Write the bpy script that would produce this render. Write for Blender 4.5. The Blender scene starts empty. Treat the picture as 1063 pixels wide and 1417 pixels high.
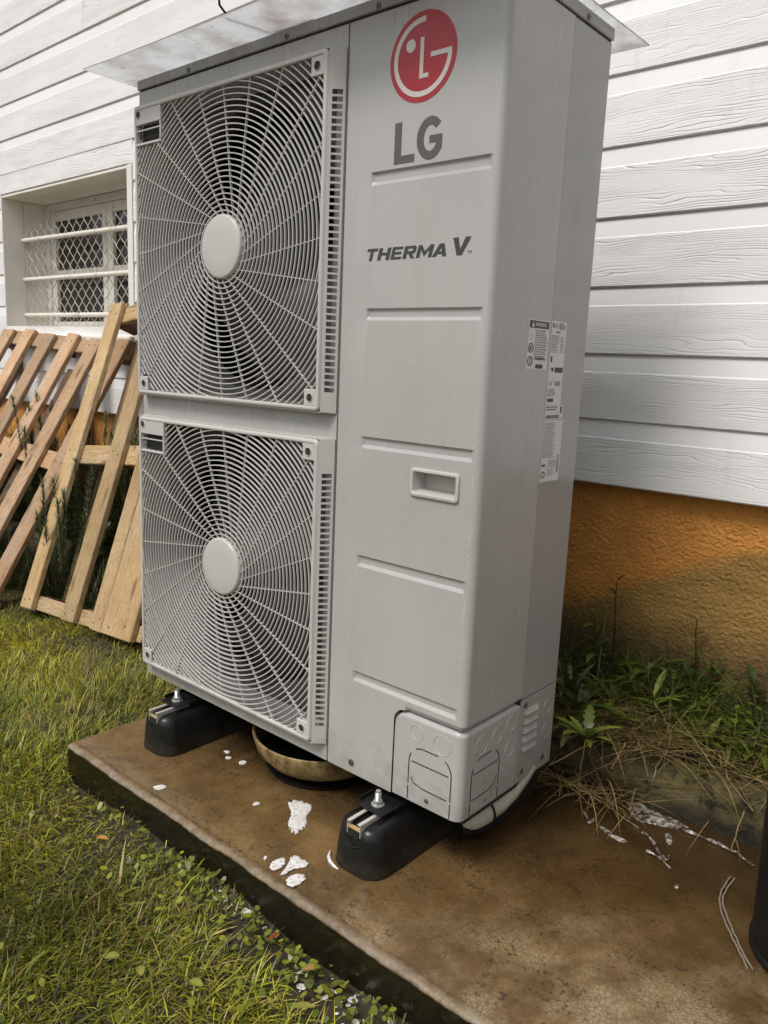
import bpy, bmesh, math, random
import numpy as np
from mathutils import Vector, Matrix, noise as mnoise

random.seed(7)
RNG = np.random.default_rng(11)
SC = bpy.context.scene
COL = SC.collection

# ------------------------------------------------------------------ camera, sky, sun, exposure
CAM = np.array([1.64274, -1.04491, 0.78243])
CR = np.array([[0.7552364544, -0.6373158209, -0.1531223118],
               [0.6541071655, 0.7477913271, 0.1138066218],
               [0.0419727762, -0.1861093109, 0.9816321156]])      # columns: right, forward, up
FPX = 1094.1426                                                    # focal length in photograph pixels (1063 x 1417)

cd = bpy.data.cameras.new('camera')
cam = bpy.data.objects.new('camera', cd)
COL.objects.link(cam)
mw = Matrix.Identity(4)
for r in range(3):
    mw[r][0] = CR[r][0]
    mw[r][1] = CR[r][2]
    mw[r][2] = -CR[r][1]
    mw[r][3] = CAM[r]
cam.matrix_world = mw
cd.sensor_fit = 'VERTICAL'
cd.sensor_height = 36.0
cd.sensor_width = 27.0
cd.lens = FPX * 36.0 / 1417.0
cd.clip_start = 0.02
cd.clip_end = 1000.0
SC.camera = cam

SUN_EL, SUN_AZ = math.radians(55), math.radians(186)   # azimuth measured from +y clockwise: light from front left
w = bpy.data.worlds.new('World')
SC.world = w
w.use_nodes = True
wn = w.node_tree.nodes
wl_ = w.node_tree.links
wn.clear()
sky = wn.new('ShaderNodeTexSky')
sky.sky_type = 'NISHITA'
sky.sun_disc = False
sky.sun_elevation = SUN_EL
sky.sun_rotation = SUN_AZ
sky.dust_density = 4.0
sky.air_density = 1.4
hs = wn.new('ShaderNodeHueSaturation')
hs.inputs['Saturation'].default_value = 0.18           # overcast: the blue is veiled by cloud
bg = wn.new('ShaderNodeBackground')
bg.inputs['Strength'].default_value = 0.105
wo = wn.new('ShaderNodeOutputWorld')
wl_.new(sky.outputs[0], hs.inputs['Color'])
wl_.new(hs.outputs[0], bg.inputs['Color'])
wl_.new(bg.outputs[0], wo.inputs['Surface'])

sd = bpy.data.lights.new('sun', 'SUN')
sd.energy = 1.5
sd.angle = math.radians(18)
sd.color = (1.0, 0.975, 0.945)
sun = bpy.data.objects.new('sun', sd)
COL.objects.link(sun)
sdir = Vector((math.sin(SUN_AZ) * math.cos(SUN_EL), math.cos(SUN_AZ) * math.cos(SUN_EL), math.sin(SUN_EL)))
sun.rotation_euler = sdir.to_track_quat('Z', 'Y').to_euler()
sun.location = sdir * 12

SC.view_settings.view_transform = 'Standard'
SC.view_settings.look = 'None'
SC.view_settings.gamma = 1.0
SC.view_settings.use_curve_mapping = False
SC.view_settings.exposure = 0.36

# ------------------------------------------------------------------ helpers
def ray(u, v):
    return CR @ np.array([(u - 531.5) / FPX, 1.0, -(v - 708.5) / FPX])
def on_z(u, v, z):
    d = ray(u, v)
    return CAM + d * (z - CAM[2]) / d[2]
def on_y(u, v, y):
    d = ray(u, v)
    return CAM + d * (y - CAM[1]) / d[1]

def sstep(t):
    t = np.clip(t, 0, 1)
    return t * t * (3 - 2 * t)

class MB:
    """collects shapes into one mesh"""
    def __init__(s):
        s.v, s.f = [], []
    def add(s, vs, fs):
        o = len(s.v)
        s.v += [tuple(p) for p in vs]
        s.f += [tuple(i + o for i in q) for q in fs]
    def box(s, x0, x1, y0, y1, z0, z1):
        s.add([(x0, y0, z0), (x1, y0, z0), (x1, y1, z0), (x0, y1, z0), (x0, y0, z1), (x1, y0, z1), (x1, y1, z1), (x0, y1, z1)],
              [(0, 3, 2, 1), (4, 5, 6, 7), (0, 1, 5, 4), (1, 2, 6, 5), (2, 3, 7, 6), (3, 0, 4, 7)])
    def hexa(s, c):      # eight corners: bottom 4 ccw, top 4 ccw
        s.add(c, [(0, 3, 2, 1), (4, 5, 6, 7), (0, 1, 5, 4), (1, 2, 6, 5), (2, 3, 7, 6), (3, 0, 4, 7)])
    def tube(s, pts, rad, n=8, caps=True):
        pts = [Vector(p) for p in pts]
        m = len(pts)
        rads = rad if hasattr(rad, '__len__') else [rad] * m
        up = None
        rings = []
        for i in range(m):
            t = (pts[min(i + 1, m - 1)] - pts[max(i - 1, 0)])
            if t.length < 1e-9:
                t = Vector((0, 0, 1))
            t.normalize()
            if up is None:
                a = Vector((0, 0, 1)) if abs(t.z) < 0.9 else Vector((1, 0, 0))
                up = t.cross(a).normalized()
            up = (up - t * up.dot(t))
            up.normalize()
            b = t.cross(up)
            rings.append([pts[i] + (up * math.cos(2 * math.pi * k / n) + b * math.sin(2 * math.pi * k / n)) * rads[i] for k in range(n)])
        fs = []
        for i in range(m - 1):
            for k in range(n):
                k2 = (k + 1) % n
                fs.append((i * n + k, i * n + k2, (i + 1) * n + k2, (i + 1) * n + k))
        if caps:
            fs.append(tuple(range(n - 1, -1, -1)))
            fs.append(tuple((m - 1) * n + k for k in range(n)))
        s.add([p for r in rings for p in r], fs)
    def lathe(s, prof, c, axis='z', n=40, closed=False):
        vs, fs = [], []
        for (r, h) in prof:
            for k in range(n):
                a = 2 * math.pi * k / n
                if axis == 'z':
                    vs.append((c[0] + r * math.cos(a), c[1] + r * math.sin(a), c[2] + h))
                elif axis == 'y':
                    vs.append((c[0] + r * math.cos(a), c[1] + h, c[2] + r * math.sin(a)))
                else:
                    vs.append((c[0] + h, c[1] + r * math.cos(a), c[2] + r * math.sin(a)))
        for i in range(len(prof) - 1):
            for k in range(n):
                k2 = (k + 1) % n
                q = (i * n + k, i * n + k2, (i + 1) * n + k2, (i + 1) * n + k)
                fs.append(q if axis == 'z' else q[::-1] if axis == 'y' else q)
        s.add(vs, fs)
    def build(s, name, mat, parent=None, smooth=None, bevel=0.0, seg=2, origin=None, solid=0.0):
        if origin is None:
            origin = root_loc(parent)
        vs = [(p[0] - origin[0], p[1] - origin[1], p[2] - origin[2]) for p in s.v]
        me = bpy.data.meshes.new(name)
        me.from_pydata(vs, [], s.f)
        me.validate()
        return finish(name, me, mat, parent, smooth, bevel, seg, origin if parent is None else (0, 0, 0), solid)

def root_loc(parent):
    if parent is None:
        return (0, 0, 0)
    while parent.parent is not None:
        parent = parent.parent
    return tuple(parent.location) if parent.type == 'EMPTY' or True else (0, 0, 0)

def finish(name, me, mat, parent=None, smooth=None, bevel=0.0, seg=2, loc=(0, 0, 0), solid=0.0):
    if isinstance(mat, (list, tuple)):
        for m_ in mat:
            me.materials.append(m_)
    elif mat is not None:
        me.materials.append(mat)
    if smooth is not None:
        me.polygons.foreach_set('use_smooth', [True] * len(me.polygons))
        me.set_sharp_from_angle(angle=math.radians(smooth))
    o = bpy.data.objects.new(name, me)
    COL.objects.link(o)
    o.location = loc
    if parent is not None:
        o.parent = parent
    if solid:
        md = o.modifiers.new('thickness', 'SOLIDIFY')
        md.thickness = solid
        md.offset = -1
        if smooth is not None:
            md = o.modifiers.new('edges', 'EDGE_SPLIT')
            md.split_angle = math.radians(max(smooth, 20))
    if bevel:
        md = o.modifiers.new('bevel', 'BEVEL')
        md.width = bevel
        md.segments = seg
        md.limit_method = 'ANGLE'
        md.angle_limit = math.radians(35)
    return o

def mesh_np(name, V, faces, mat, parent=None, smooth=False, colors=None, loc=(0, 0, 0)):
    """V (n,3), faces = list of (m,k) int arrays"""
    me = bpy.data.meshes.new(name)
    me.vertices.add(len(V))
    me.vertices.foreach_set('co', np.ascontiguousarray(V, dtype=np.float32).ravel())
    nl = sum(f.size for f in faces)
    nf = sum(len(f) for f in faces)
    me.loops.add(nl)
    me.polygons.add(nf)
    me.loops.foreach_set('vertex_index', np.concatenate([f.ravel() for f in faces]).astype(np.int32))
    tot = np.concatenate([np.full(len(f), f.shape[1]) for f in faces])
    st = np.concatenate([[0], np.cumsum(tot)[:-1]])
    me.polygons.foreach_set('loop_start', st.astype(np.int32))
    me.polygons.foreach_set('loop_total', tot.astype(np.int32))
    if smooth:
        me.polygons.foreach_set('use_smooth', np.ones(nf, dtype=bool))
    me.update(calc_edges=True)
    me.validate()
    if colors is not None:
        a = me.attributes.new('tint', 'FLOAT_COLOR', 'POINT')
        c4 = np.ones((len(V), 4), dtype=np.float32)
        c4[:, :3] = colors
        a.data.foreach_set('color', c4.ravel())
    return finish(name, me, mat, parent, loc=loc)

def tag(o, label=None, cat=None, group=None, kind=None):
    if label: o['label'] = label
    if cat: o['category'] = cat
    if group: o['group'] = group
    if kind: o['kind'] = kind
    return o

def thing(name, loc, label, cat, group=None):
    o = bpy.data.objects.new(name, None)
    COL.objects.link(o)
    o.location = loc
    o.empty_display_size = 0.1
    return tag(o, label, cat, group)

# ------------------------------------------------------------------ material helpers
class NT:
    def __init__(s, name):
        s.m = bpy.data.materials.new(name)
        s.m.use_nodes = True
        s.t = s.m.node_tree
        s.t.nodes.clear()
        s.out = s.n('ShaderNodeOutputMaterial')
        s.p = s.n('ShaderNodeBsdfPrincipled')
        s.l(s.p.outputs[0], s.out.inputs['Surface'])
    def n(s, t, **kw):
        nd = s.t.nodes.new(t)
        for k, v in kw.items():
            setattr(nd, k, v)
        return nd
    def l(s, a, b):
        s.t.links.new(a, b)
    def set(s, sock, v):
        if hasattr(v, 'is_output') or isinstance(v, bpy.types.NodeSocket):
            s.l(v, sock)
        else:
            sock.default_value = v
    def coord(s, kind='Object', scale=(1, 1, 1), loc=(0, 0, 0), rot=(0, 0, 0), rnd=0.0):
        tc = s.n('ShaderNodeTexCoord')
        v = tc.outputs[kind]
        if rnd:
            oi = s.n('ShaderNodeObjectInfo')
            mu = s.n('ShaderNodeMath', operation='MULTIPLY')
            s.l(oi.outputs['Random'], mu.inputs[0])
            mu.inputs[1].default_value = rnd
            ad = s.n('ShaderNodeVectorMath', operation='ADD')
            s.l(v, ad.inputs[0])
            s.l(mu.outputs[0], ad.inputs[1])
            v = ad.outputs[0]
        mp = s.n('ShaderNodeMapping')
        s.l(v, mp.inputs['Vector'])
        mp.inputs['Scale'].default_value = scale
        mp.inputs['Location'].default_value = loc
        mp.inputs['Rotation'].default_value = rot
        return mp.outputs[0]
    def noise(s, vec, scale, detail=4, rough=0.55, dist=0.0, out='Fac'):
        nd = s.n('ShaderNodeTexNoise')
        s.l(vec, nd.inputs['Vector'])
        nd.inputs['Scale'].default_value = scale
        nd.inputs['Detail'].default_value = detail
        nd.inputs['Roughness'].default_value = rough
        nd.inputs['Distortion'].default_value = dist
        return nd.outputs[out]
    def voro(s, vec, scale, feature='F1', out='Distance', rnd=1.0):
        nd = s.n('ShaderNodeTexVoronoi', feature=feature)
        s.l(vec, nd.inputs['Vector'])
        nd.inputs['Scale'].default_value = scale
        nd.inputs['Randomness'].default_value = rnd
        return nd.outputs[out]
    def ramp(s, fac, stops, interp='LINEAR'):
        nd = s.n('ShaderNodeValToRGB')
        s.l(fac, nd.inputs[0])
        cr = nd.color_ramp
        cr.interpolation = interp
        while len(cr.elements) < len(stops):
            cr.elements.new(0.5)
        for e, (p, c) in zip(cr.elements, stops):
            e.position = p
            e.color = (c, c, c, 1) if not hasattr(c, '__len__') else (c[0], c[1], c[2], 1)
        return nd.outputs[0]
    def mix(s, fac, a, b, blend='MIX'):
        nd = s.n('ShaderNodeMix', data_type='RGBA', blend_type=blend)
        s.set(nd.inputs['Factor'], fac)
        for sock, v in ((nd.inputs['A'], a), (nd.inputs['B'], b)):
            if isinstance(v, (tuple, list)):
                sock.default_value = (v[0], v[1], v[2], 1)
            else:
                s.l(v, sock)
        return nd.outputs['Result']
    def math(s, op, a, b=0.0, c=0.0, clamp=False):
        nd = s.n('ShaderNodeMath', operation=op, use_clamp=clamp)
        s.set(nd.inputs[0], a)
        s.set(nd.inputs[1], b)
        if op in ('MULTIPLY_ADD', 'SMOOTH_MIN'):
            s.set(nd.inputs[2], c)
        return nd.outputs[0]
    def sep(s, vec):
        nd = s.n('ShaderNodeSeparateXYZ')
        s.l(vec, nd.inputs[0])
        return nd.outputs
    def bump(s, h, strength=0.5, dist=0.002, prev=None):
        nd = s.n('ShaderNodeBump')
        nd.inputs['Strength'].default_value = strength
        nd.inputs['Distance'].default_value = dist
        s.l(h, nd.inputs['Height'])
        if prev is not None:
            s.l(prev, nd.inputs['Normal'])
        s.l(nd.outputs[0], s.p.inputs['Normal'])
        return nd.outputs[0]
    def col(s, c):
        s.set(s.p.inputs['Base Color'], c if not isinstance(c, (tuple, list)) else (c[0], c[1], c[2], 1))
    def rough(s, r):
        s.set(s.p.inputs['Roughness'], r)

def plain(name, c, rough=0.5, metal=0.0, spec=0.5, var=0.12, scale=30.0, bump=0.0):
    t = NT(name)
    v = t.coord('Object', rnd=7.0)
    f = t.noise(v, scale, 4)
    t.col(t.mix(f, tuple(x * (1 - var) for x in c), tuple(min(1, x * (1 + var)) for x in c)))
    r = t.noise(v, scale * 0.6, 3)
    t.rough(t.ramp(r, [(0.3, max(0.02, rough - 0.08)), (0.7, min(1, rough + 0.1))]))
    t.p.inputs['Metallic'].default_value = metal
    t.p.inputs['Specular IOR Level'].default_value = spec
    if bump:
        t.bump(f, 0.4, bump)
    return t.m

M = {}
# painted sheet steel of the heat pump: warm light grey, rain streaks and dust
def mk_panel(name, c, rough):
    t = NT(name)
    v = t.coord('Object')
    st = t.noise(t.coord('Object', scale=(26, 26, 1.6)), 1.0, 5, 0.6)
    big = t.noise(v, 2.6, 4, 0.6)
    spk = t.noise(v, 170, 2, 0.6)
    base = t.mix(t.ramp(big, [(0.35, 0.0), (0.7, 1.0)]), tuple(x * 0.93 for x in c), tuple(x * 1.05 for x in c))
    base = t.mix(t.ramp(st, [(0.52, 0.0), (0.75, 0.35)]), base, (c[0] * 0.84, c[1] * 0.825, c[2] * 0.79))
    base = t.mix(t.ramp(spk, [(0.70, 0.0), (0.78, 0.4)]), base, (0.20, 0.18, 0.15))
    xo, yo, zo = t.sep(v)
    spl = t.math('ADD', t.math('MULTIPLY', zo, -5.5), t.math('MULTIPLY', t.noise(v, 28, 6, 0.72), 1.9))
    base = t.mix(t.ramp(spl, [(0.60, 0.0), (1.25, 0.26)]), base, (0.17, 0.135, 0.095))
    t.col(base)
    t.rough(t.ramp(t.noise(t.coord('Object', scale=(14, 14, 2.2)), 1.0, 4), [(0.35, rough - 0.09), (0.65, rough + 0.1)]))
    t.p.inputs['Specular IOR Level'].default_value = 0.5
    # long runs left by rain and scuffed film on the paint
    run = t.noise(t.coord('Object', scale=(60, 60, 2.5)), 1.0, 3, 0.6)
    hb_ = t.math('ADD', t.noise(v, 6, 3), t.math('MULTIPLY', t.ramp(run, [(0.6, 0.0), (0.75, 1.0)]), 0.03))
    t.bump(hb_, 0.3, 0.0016)
    return t.m
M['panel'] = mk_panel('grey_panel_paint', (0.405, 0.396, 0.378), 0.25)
M['side'] = mk_panel('grey_side_paint', (0.335, 0.330, 0.320), 0.17)  # same paint as the front, darkened to carry the shade on the side
M['plastic'] = mk_panel('grey_grille_plastic', (0.50, 0.485, 0.455), 0.38)
M['lid'] = mk_panel('grey_lid_paint', (0.30, 0.292, 0.28), 0.27)
M['shroud'] = plain('grey_shroud_plastic', (0.060, 0.057, 0.054), 0.42, var=0.15, scale=20)  # casing grey darkened; the shade behind the grille is put into this colour
M['dark'] = plain('black_void', (0.010, 0.0095, 0.009), 0.7)
M['slot'] = plain('dark_slot', (0.022, 0.02, 0.018), 0.8)
M['fan'] = plain('dark_fan_plastic', (0.035, 0.034, 0.033), 0.38, var=0.25)
M['fins'] = plain('fin_coil', (0.05, 0.05, 0.048), 0.5, metal=0.4)
def mk_rubber():
    t = NT('muddy_black_rubber')
    v = t.coord('Object')
    x, y, z = t.sep(v)
    n = t.noise(v, 30, 6, 0.7)
    base = t.mix(n, (0.004, 0.004, 0.004), (0.011, 0.0105, 0.0095))
    mud = t.math('ADD', t.math('MULTIPLY', z, -14.0), t.math('MULTIPLY', t.noise(v, 22, 5, 0.7), 1.6))
    base = t.mix(t.ramp(mud, [(0.35, 0.0), (1.1, 0.55)]), base, (0.055, 0.040, 0.022))
    base = t.mix(t.ramp(t.noise(v, 150, 3, 0.6), [(0.66, 0.0), (0.72, 0.5)]), base, (0.09, 0.08, 0.06))
    t.col(base)
    t.rough(t.ramp(t.noise(v, 18, 4), [(0.35, 0.22), (0.65, 0.6)]))
    t.p.inputs['Specular IOR Level'].default_value = 0.35
    t.bump(t.noise(v, 90, 4), 0.4, 0.0012)
    return t.m
M['rubber'] = mk_rubber()
M['blackplastic'] = plain('black_plastic', (0.008, 0.008, 0.008), 0.45, spec=0.3, var=0.3, scale=40)
M['zinc'] = plain('zinc_steel', (0.62, 0.61, 0.58), 0.33, metal=0.85, var=0.25, scale=90)
M['alu'] = plain('aluminium_rail', (0.74, 0.71, 0.65), 0.36, metal=0.55, var=0.2, scale=70)
M['screw'] = plain('screw_steel', (0.16, 0.15, 0.135), 0.4, metal=0.7, var=0.3, scale=200)
M['red'] = plain('logo_red', (0.36, 0.012, 0.022), 0.32, var=0.12, scale=50)
M['white_print'] = plain('white_print', (0.60, 0.56, 0.51), 0.4, var=0.05)
M['letter'] = plain('grey_letter_print', (0.085, 0.080, 0.077), 0.45, var=0.2, scale=200)
M['letter_dark'] = plain('dark_letter_print', (0.045, 0.043, 0.042), 0.42, var=0.2, scale=200)
M['sticker'] = plain('sticker_paper', (0.60, 0.59, 0.57), 0.45, var=0.05)
M['ink'] = plain('black_ink', (0.03, 0.03, 0.03), 0.5)
M['greyink'] = plain('grey_ink', (0.20, 0.195, 0.19), 0.5)
M['white_paint'] = plain('white_trim_paint', (0.76, 0.73, 0.68), 0.45, var=0.07, scale=12)
M['reveal'] = plain('cream_reveal_board', (0.80, 0.765, 0.70), 0.55, var=0.08, scale=5)

def mk_sheet():
    t = NT('cloudy_plastic_sheet')
    v = t.coord('Object')
    big = t.noise(v, 5, 6, 0.65)
    spot = t.noise(v, 60, 3, 0.6)
    base = t.mix(t.ramp(big, [(0.45, 0.0), (0.60, 1.0)]), (0.86, 0.87, 0.88), (0.64, 0.62, 0.61))
    base = t.mix(t.ramp(spot, [(0.66, 0.0), (0.72, 0.6)]), base, (0.34, 0.27, 0.20))
    t.col(base)
    t.rough(t.ramp(t.noise(v, 7, 5), [(0.35, 0.16), (0.65, 0.40)]))
    t.bump(big, 0.3, 0.004)
    tr = t.n('ShaderNodeBsdfTranslucent')
    t.l(base, tr.inputs['Color'])
    mx = t.n('ShaderNodeMixShader')
    mx.inputs[0].default_value = 0.66
    t.l(t.p.outputs[0], mx.inputs[1])
    t.l(tr.outputs[0], mx.inputs[2])
    tp = t.n('ShaderNodeBsdfTransparent')
    m2 = t.n('ShaderNodeMixShader')
    m2.inputs[0].default_value = 0.06
    t.l(mx.outputs[0], m2.inputs[1])
    t.l(tp.outputs[0], m2.inputs[2])
    t.l(m2.outputs[0], t.out.inputs['Surface'])
    return t.m
M['sheet'] = mk_sheet()
M['sheet_edge'] = plain('grimy_sheet_edge', (0.34, 0.30, 0.26), 0.6, var=0.6, scale=60)

def mk_siding():
    t = NT('white_woodgrain_board')
    v = t.coord('Object', rnd=37.0)
    x, y, z = t.sep(v)
    warp = t.noise(t.coord('Object', scale=(1.1, 1, 10), rnd=37.0), 1.0, 3, 0.5)
    warp2 = t.noise(t.coord('Object', scale=(9, 1, 26), rnd=37.0), 1.0, 2, 0.5)
    ph = t.math('ADD', t.math('MULTIPLY', z, 150.0), t.math('ADD', t.math('MULTIPLY', warp, 19.0), t.math('MULTIPLY', warp2, 2.4)))
    fr = t.math('PINGPONG', ph, 0.5)
    line = t.ramp(t.math('MULTIPLY', fr, 2.0), [(0.0, 0.0), (0.16, 0.75), (0.34, 0.97), (1.0, 1.0)])
    keep = t.ramp(t.noise(t.coord('Object', scale=(5, 1, 30), rnd=37.0), 1.0, 2), [(0.38, 0.10), (0.64, 1.0)])
    oi = t.n('ShaderNodeObjectInfo')
    keep = t.math('MULTIPLY', keep, t.math('MULTIPLY_ADD', t.math('FRACT', t.math('MULTIPLY', oi.outputs['Random'], 7.3)), 0.6, 0.45))
    h = t.math('SUBTRACT', 1.0, t.math('MULTIPLY', t.math('SUBTRACT', 1.0, line), keep))
    fine = t.noise(t.coord('Object', scale=(40, 40, 260), rnd=37.0), 1.0, 3)
    hh = t.math('ADD', h, t.math('MULTIPLY', fine, 0.16))
    # smooth flat band along the top of each board carries no grain
    at = t.n('ShaderNodeAttribute')
    at.attribute_name = 'grain'
    hh = t.math('MULTIPLY', hh, at.outputs['Fac'])
    dirt = t.noise(t.coord('Object', scale=(2, 2, 9), rnd=5.0), 1.0, 5, 0.6)
    base = t.mix(t.ramp(dirt, [(0.4, 0.0), (0.75, 1.0)]), (0.835, 0.825, 0.81), (0.765, 0.745, 0.72))
    groove = t.math('MULTIPLY', t.math('SUBTRACT', 1.0, h), at.outputs['Fac'])
    base = t.mix(t.math('MULTIPLY', groove, 0.52), base, (0.42, 0.36, 0.31))       # dirt held in the grain
    stk = t.noise(t.coord('Object', scale=(30, 30, 1.2), rnd=5.0), 1.0, 4, 0.65)
    base = t.mix(t.ramp(stk, [(0.60, 0.0), (0.80, 0.35)]), base, (0.55, 0.50, 0.43))
    spc = t.noise(t.coord('Object'), 75, 3, 0.6)
    base = t.mix(t.ramp(spc, [(0.69, 0.0), (0.75, 0.35)]), base, (0.42, 0.37, 0.31))
    t.col(base)
    t.rough(0.42)
    t.bump(hh, 0.9, 0.0015)
    return t.m
M['siding'] = mk_siding()

def mk_stucco():
    t = NT('orange_roughcast')
    v = t.coord('Object')
    x, y, z = t.sep(v)
    n = t.noise(v, 5, 5, 0.6)
    base = t.mix(t.ramp(n, [(0.3, 0.0), (0.7, 1.0)]), (0.50, 0.205, 0.036), (0.66, 0.300, 0.062))
    # older khaki coat left below a slanting line
    d = t.math('SUBTRACT', t.math('ADD', t.math('MULTIPLY', x, 0.49), 0.302), z)
    d = t.math('ADD', d, t.math('MULTIPLY', t.math('SUBTRACT', t.noise(v, 14, 6, 0.7), 0.5), 0.10))
    k = t.ramp(t.math('MULTIPLY_ADD', d, 14.0, 0.5), [(0.18, 0.0), (0.82, 0.95)])
    n2 = t.noise(v, 9, 4, 0.6)
    base = t.mix(k, base, t.mix(n2, (0.225, 0.130, 0.030), (0.335, 0.205, 0.055)))
    # splash of earth low down
    lo = t.math('ADD', t.math('MULTIPLY', z, -4.2), t.math('ADD', 1.2, t.math('MULTIPLY', t.noise(v, 7, 4), 0.5)))
    base = t.mix(t.ramp(lo, [(0.45, 0.0), (0.95, 0.85)]), base, (0.045, 0.034, 0.012))
    pit = t.noise(v, 150, 3, 0.6)
    base = t.mix(t.ramp(pit, [(0.30, 0.35), (0.5, 0.0)]), base, (0.11, 0.05, 0.012))
    t.col(base)
    t.rough(0.85)
    t.bump(t.noise(v, 330, 4, 0.65), 0.7, 0.002)
    return t.m
M['stucco'] = mk_stucco()

def mk_pad():
    t = NT('wet_brown_concrete')
    v = t.coord('Object')
    x, y, z = t.sep(v)
    big = t.noise(v, 2.1, 7, 0.68, 0.6)
    mid = t.noise(v, 9, 7, 0.72)
    fine = t.noise(v, 120, 3, 0.6)
    base = t.mix(t.ramp(big, [(0.32, 0.0), (0.66, 1.0)]), (0.062, 0.030, 0.008), (0.225, 0.140, 0.056))
    base = t.mix(t.ramp(mid, [(0.35, 0.55), (0.62, 0.0)]), base, (0.060, 0.034, 0.013))
    # dry, crazed lighter skin towards the open right front corner
    dry = t.math('ADD', t.math('ADD', t.math('MULTIPLY', x, 1.15), t.math('MULTIPLY', y, -1.9)), t.math('MULTIPLY', t.noise(v, 4.5, 5, 0.65), 1.3))
    kdry = t.ramp(dry, [(0.0, 0.0), (1.0, 1.0)])
    kd = t.math('MULTIPLY_ADD', dry, 1.7, -3.15, clamp=True)
    vc = t.coord('Object', scale=(1, 1, 0.2))
    crz = t.voro(vc, 135, 'DISTANCE_TO_EDGE')
    cell = t.voro(vc, 135, 'F1', 'Color')
    light = t.mix(t.ramp(crz, [(0.0, 0.0), (0.16, 1.0)]), (0.17, 0.12, 0.065), t.mix(t.noise(v, 20, 3), (0.30, 0.225, 0.125), (0.42, 0.34, 0.22)))
    patch = t.math('MULTIPLY', kd, t.ramp(t.noise(v, 9, 4, 0.6), [(0.42, 0.0), (0.60, 1.0)]))
    base = t.mix(t.math('MULTIPLY', patch, 0.62), base, light)
    # soaked strip and black mould along the kerb, widened as painted under-unit shade
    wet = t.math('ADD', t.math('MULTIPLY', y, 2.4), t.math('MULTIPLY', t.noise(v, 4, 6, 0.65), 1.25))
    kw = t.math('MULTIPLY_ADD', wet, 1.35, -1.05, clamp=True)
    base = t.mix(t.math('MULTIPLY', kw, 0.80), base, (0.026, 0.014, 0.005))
    # soaked patch where the unit drips, round the bowl; also paints the under-unit shade
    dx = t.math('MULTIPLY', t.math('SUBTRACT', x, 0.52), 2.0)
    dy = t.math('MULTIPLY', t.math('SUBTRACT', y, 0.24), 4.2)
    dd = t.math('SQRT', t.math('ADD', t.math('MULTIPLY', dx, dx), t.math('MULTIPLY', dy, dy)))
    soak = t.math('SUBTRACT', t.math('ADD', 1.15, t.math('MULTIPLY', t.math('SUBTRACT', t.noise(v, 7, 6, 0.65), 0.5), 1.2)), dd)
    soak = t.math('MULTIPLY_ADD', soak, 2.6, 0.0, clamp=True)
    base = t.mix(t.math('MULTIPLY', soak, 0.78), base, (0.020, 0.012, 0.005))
    mould = t.ramp(t.noise(v, 24, 6, 0.75), [(0.58, 0.0), (0.66, 1.0)])
    base = t.mix(t.math('MULTIPLY', mould, 0.55), base, (0.022, 0.018, 0.010))
    spk = t.math('MULTIPLY', t.ramp(fine, [(0.57, 0.0), (0.63, 0.8)]), t.ramp(t.noise(v, 11, 4, 0.6), [(0.42, 0.0), (0.62, 1.0)]))
    base = t.mix(spk, base, (0.030, 0.022, 0.013))
    sp2 = t.ramp(t.noise(v, 260, 2), [(0.64, 0.0), (0.70, 0.40)])
    base = t.mix(t.math('MULTIPLY', sp2, t.math('SUBTRACT', 1.0, t.math('MULTIPLY', kw, 0.8))), base, (0.33, 0.26, 0.165))
    sp3 = t.ramp(t.voro(v, 140, 'F1', 'Distance'), [(0.04, 0.30), (0.12, 0.0)])
    base = t.mix(t.math('MULTIPLY', sp3, t.ramp(t.noise(v, 6, 3), [(0.4, 0.0), (0.6, 1.0)])), base, (0.020, 0.014, 0.007))
    # dark moss on the upright faces
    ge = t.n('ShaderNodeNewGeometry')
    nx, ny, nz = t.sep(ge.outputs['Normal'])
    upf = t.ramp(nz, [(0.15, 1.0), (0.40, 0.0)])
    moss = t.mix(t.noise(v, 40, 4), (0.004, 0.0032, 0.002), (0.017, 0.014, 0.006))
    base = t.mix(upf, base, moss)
    # worn pale arris along the front edge
    edge = t.math('MULTIPLY_ADD', t.math('ADD', y, t.math('MULTIPLY', t.noise(v, 30, 3), 0.016)), -90.0, -16.9, clamp=True)
    top = t.math('SUBTRACT', 1.0, upf)
    base = t.mix(t.math('MULTIPLY', t.math('MULTIPLY', edge, top), t.ramp(t.noise(v, 45, 4, 0.7), [(0.35, 0.15), (0.6, 0.85)])), base, t.mix(fine, (0.14, 0.105, 0.068), (0.36, 0.30, 0.225)))
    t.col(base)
    rr = t.ramp(t.noise(v, 3.2, 6, 0.65), [(0.40, 0.07), (0.60, 0.38)])
    rr = t.mix(kw, rr, (0.10, 0.10, 0.10))
    rr = t.mix(soak, rr, (0.12, 0.12, 0.12))
    t.rough(rr)
    h = t.math('ADD', t.math('MULTIPLY', mid, 0.5), t.math('ADD', fine, t.math('MULTIPLY', crz, t.math('MULTIPLY', patch, 1.2))))
    t.bump(h, 0.45, 0.0010)
    return t.m
M['pad'] = mk_pad()

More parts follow.
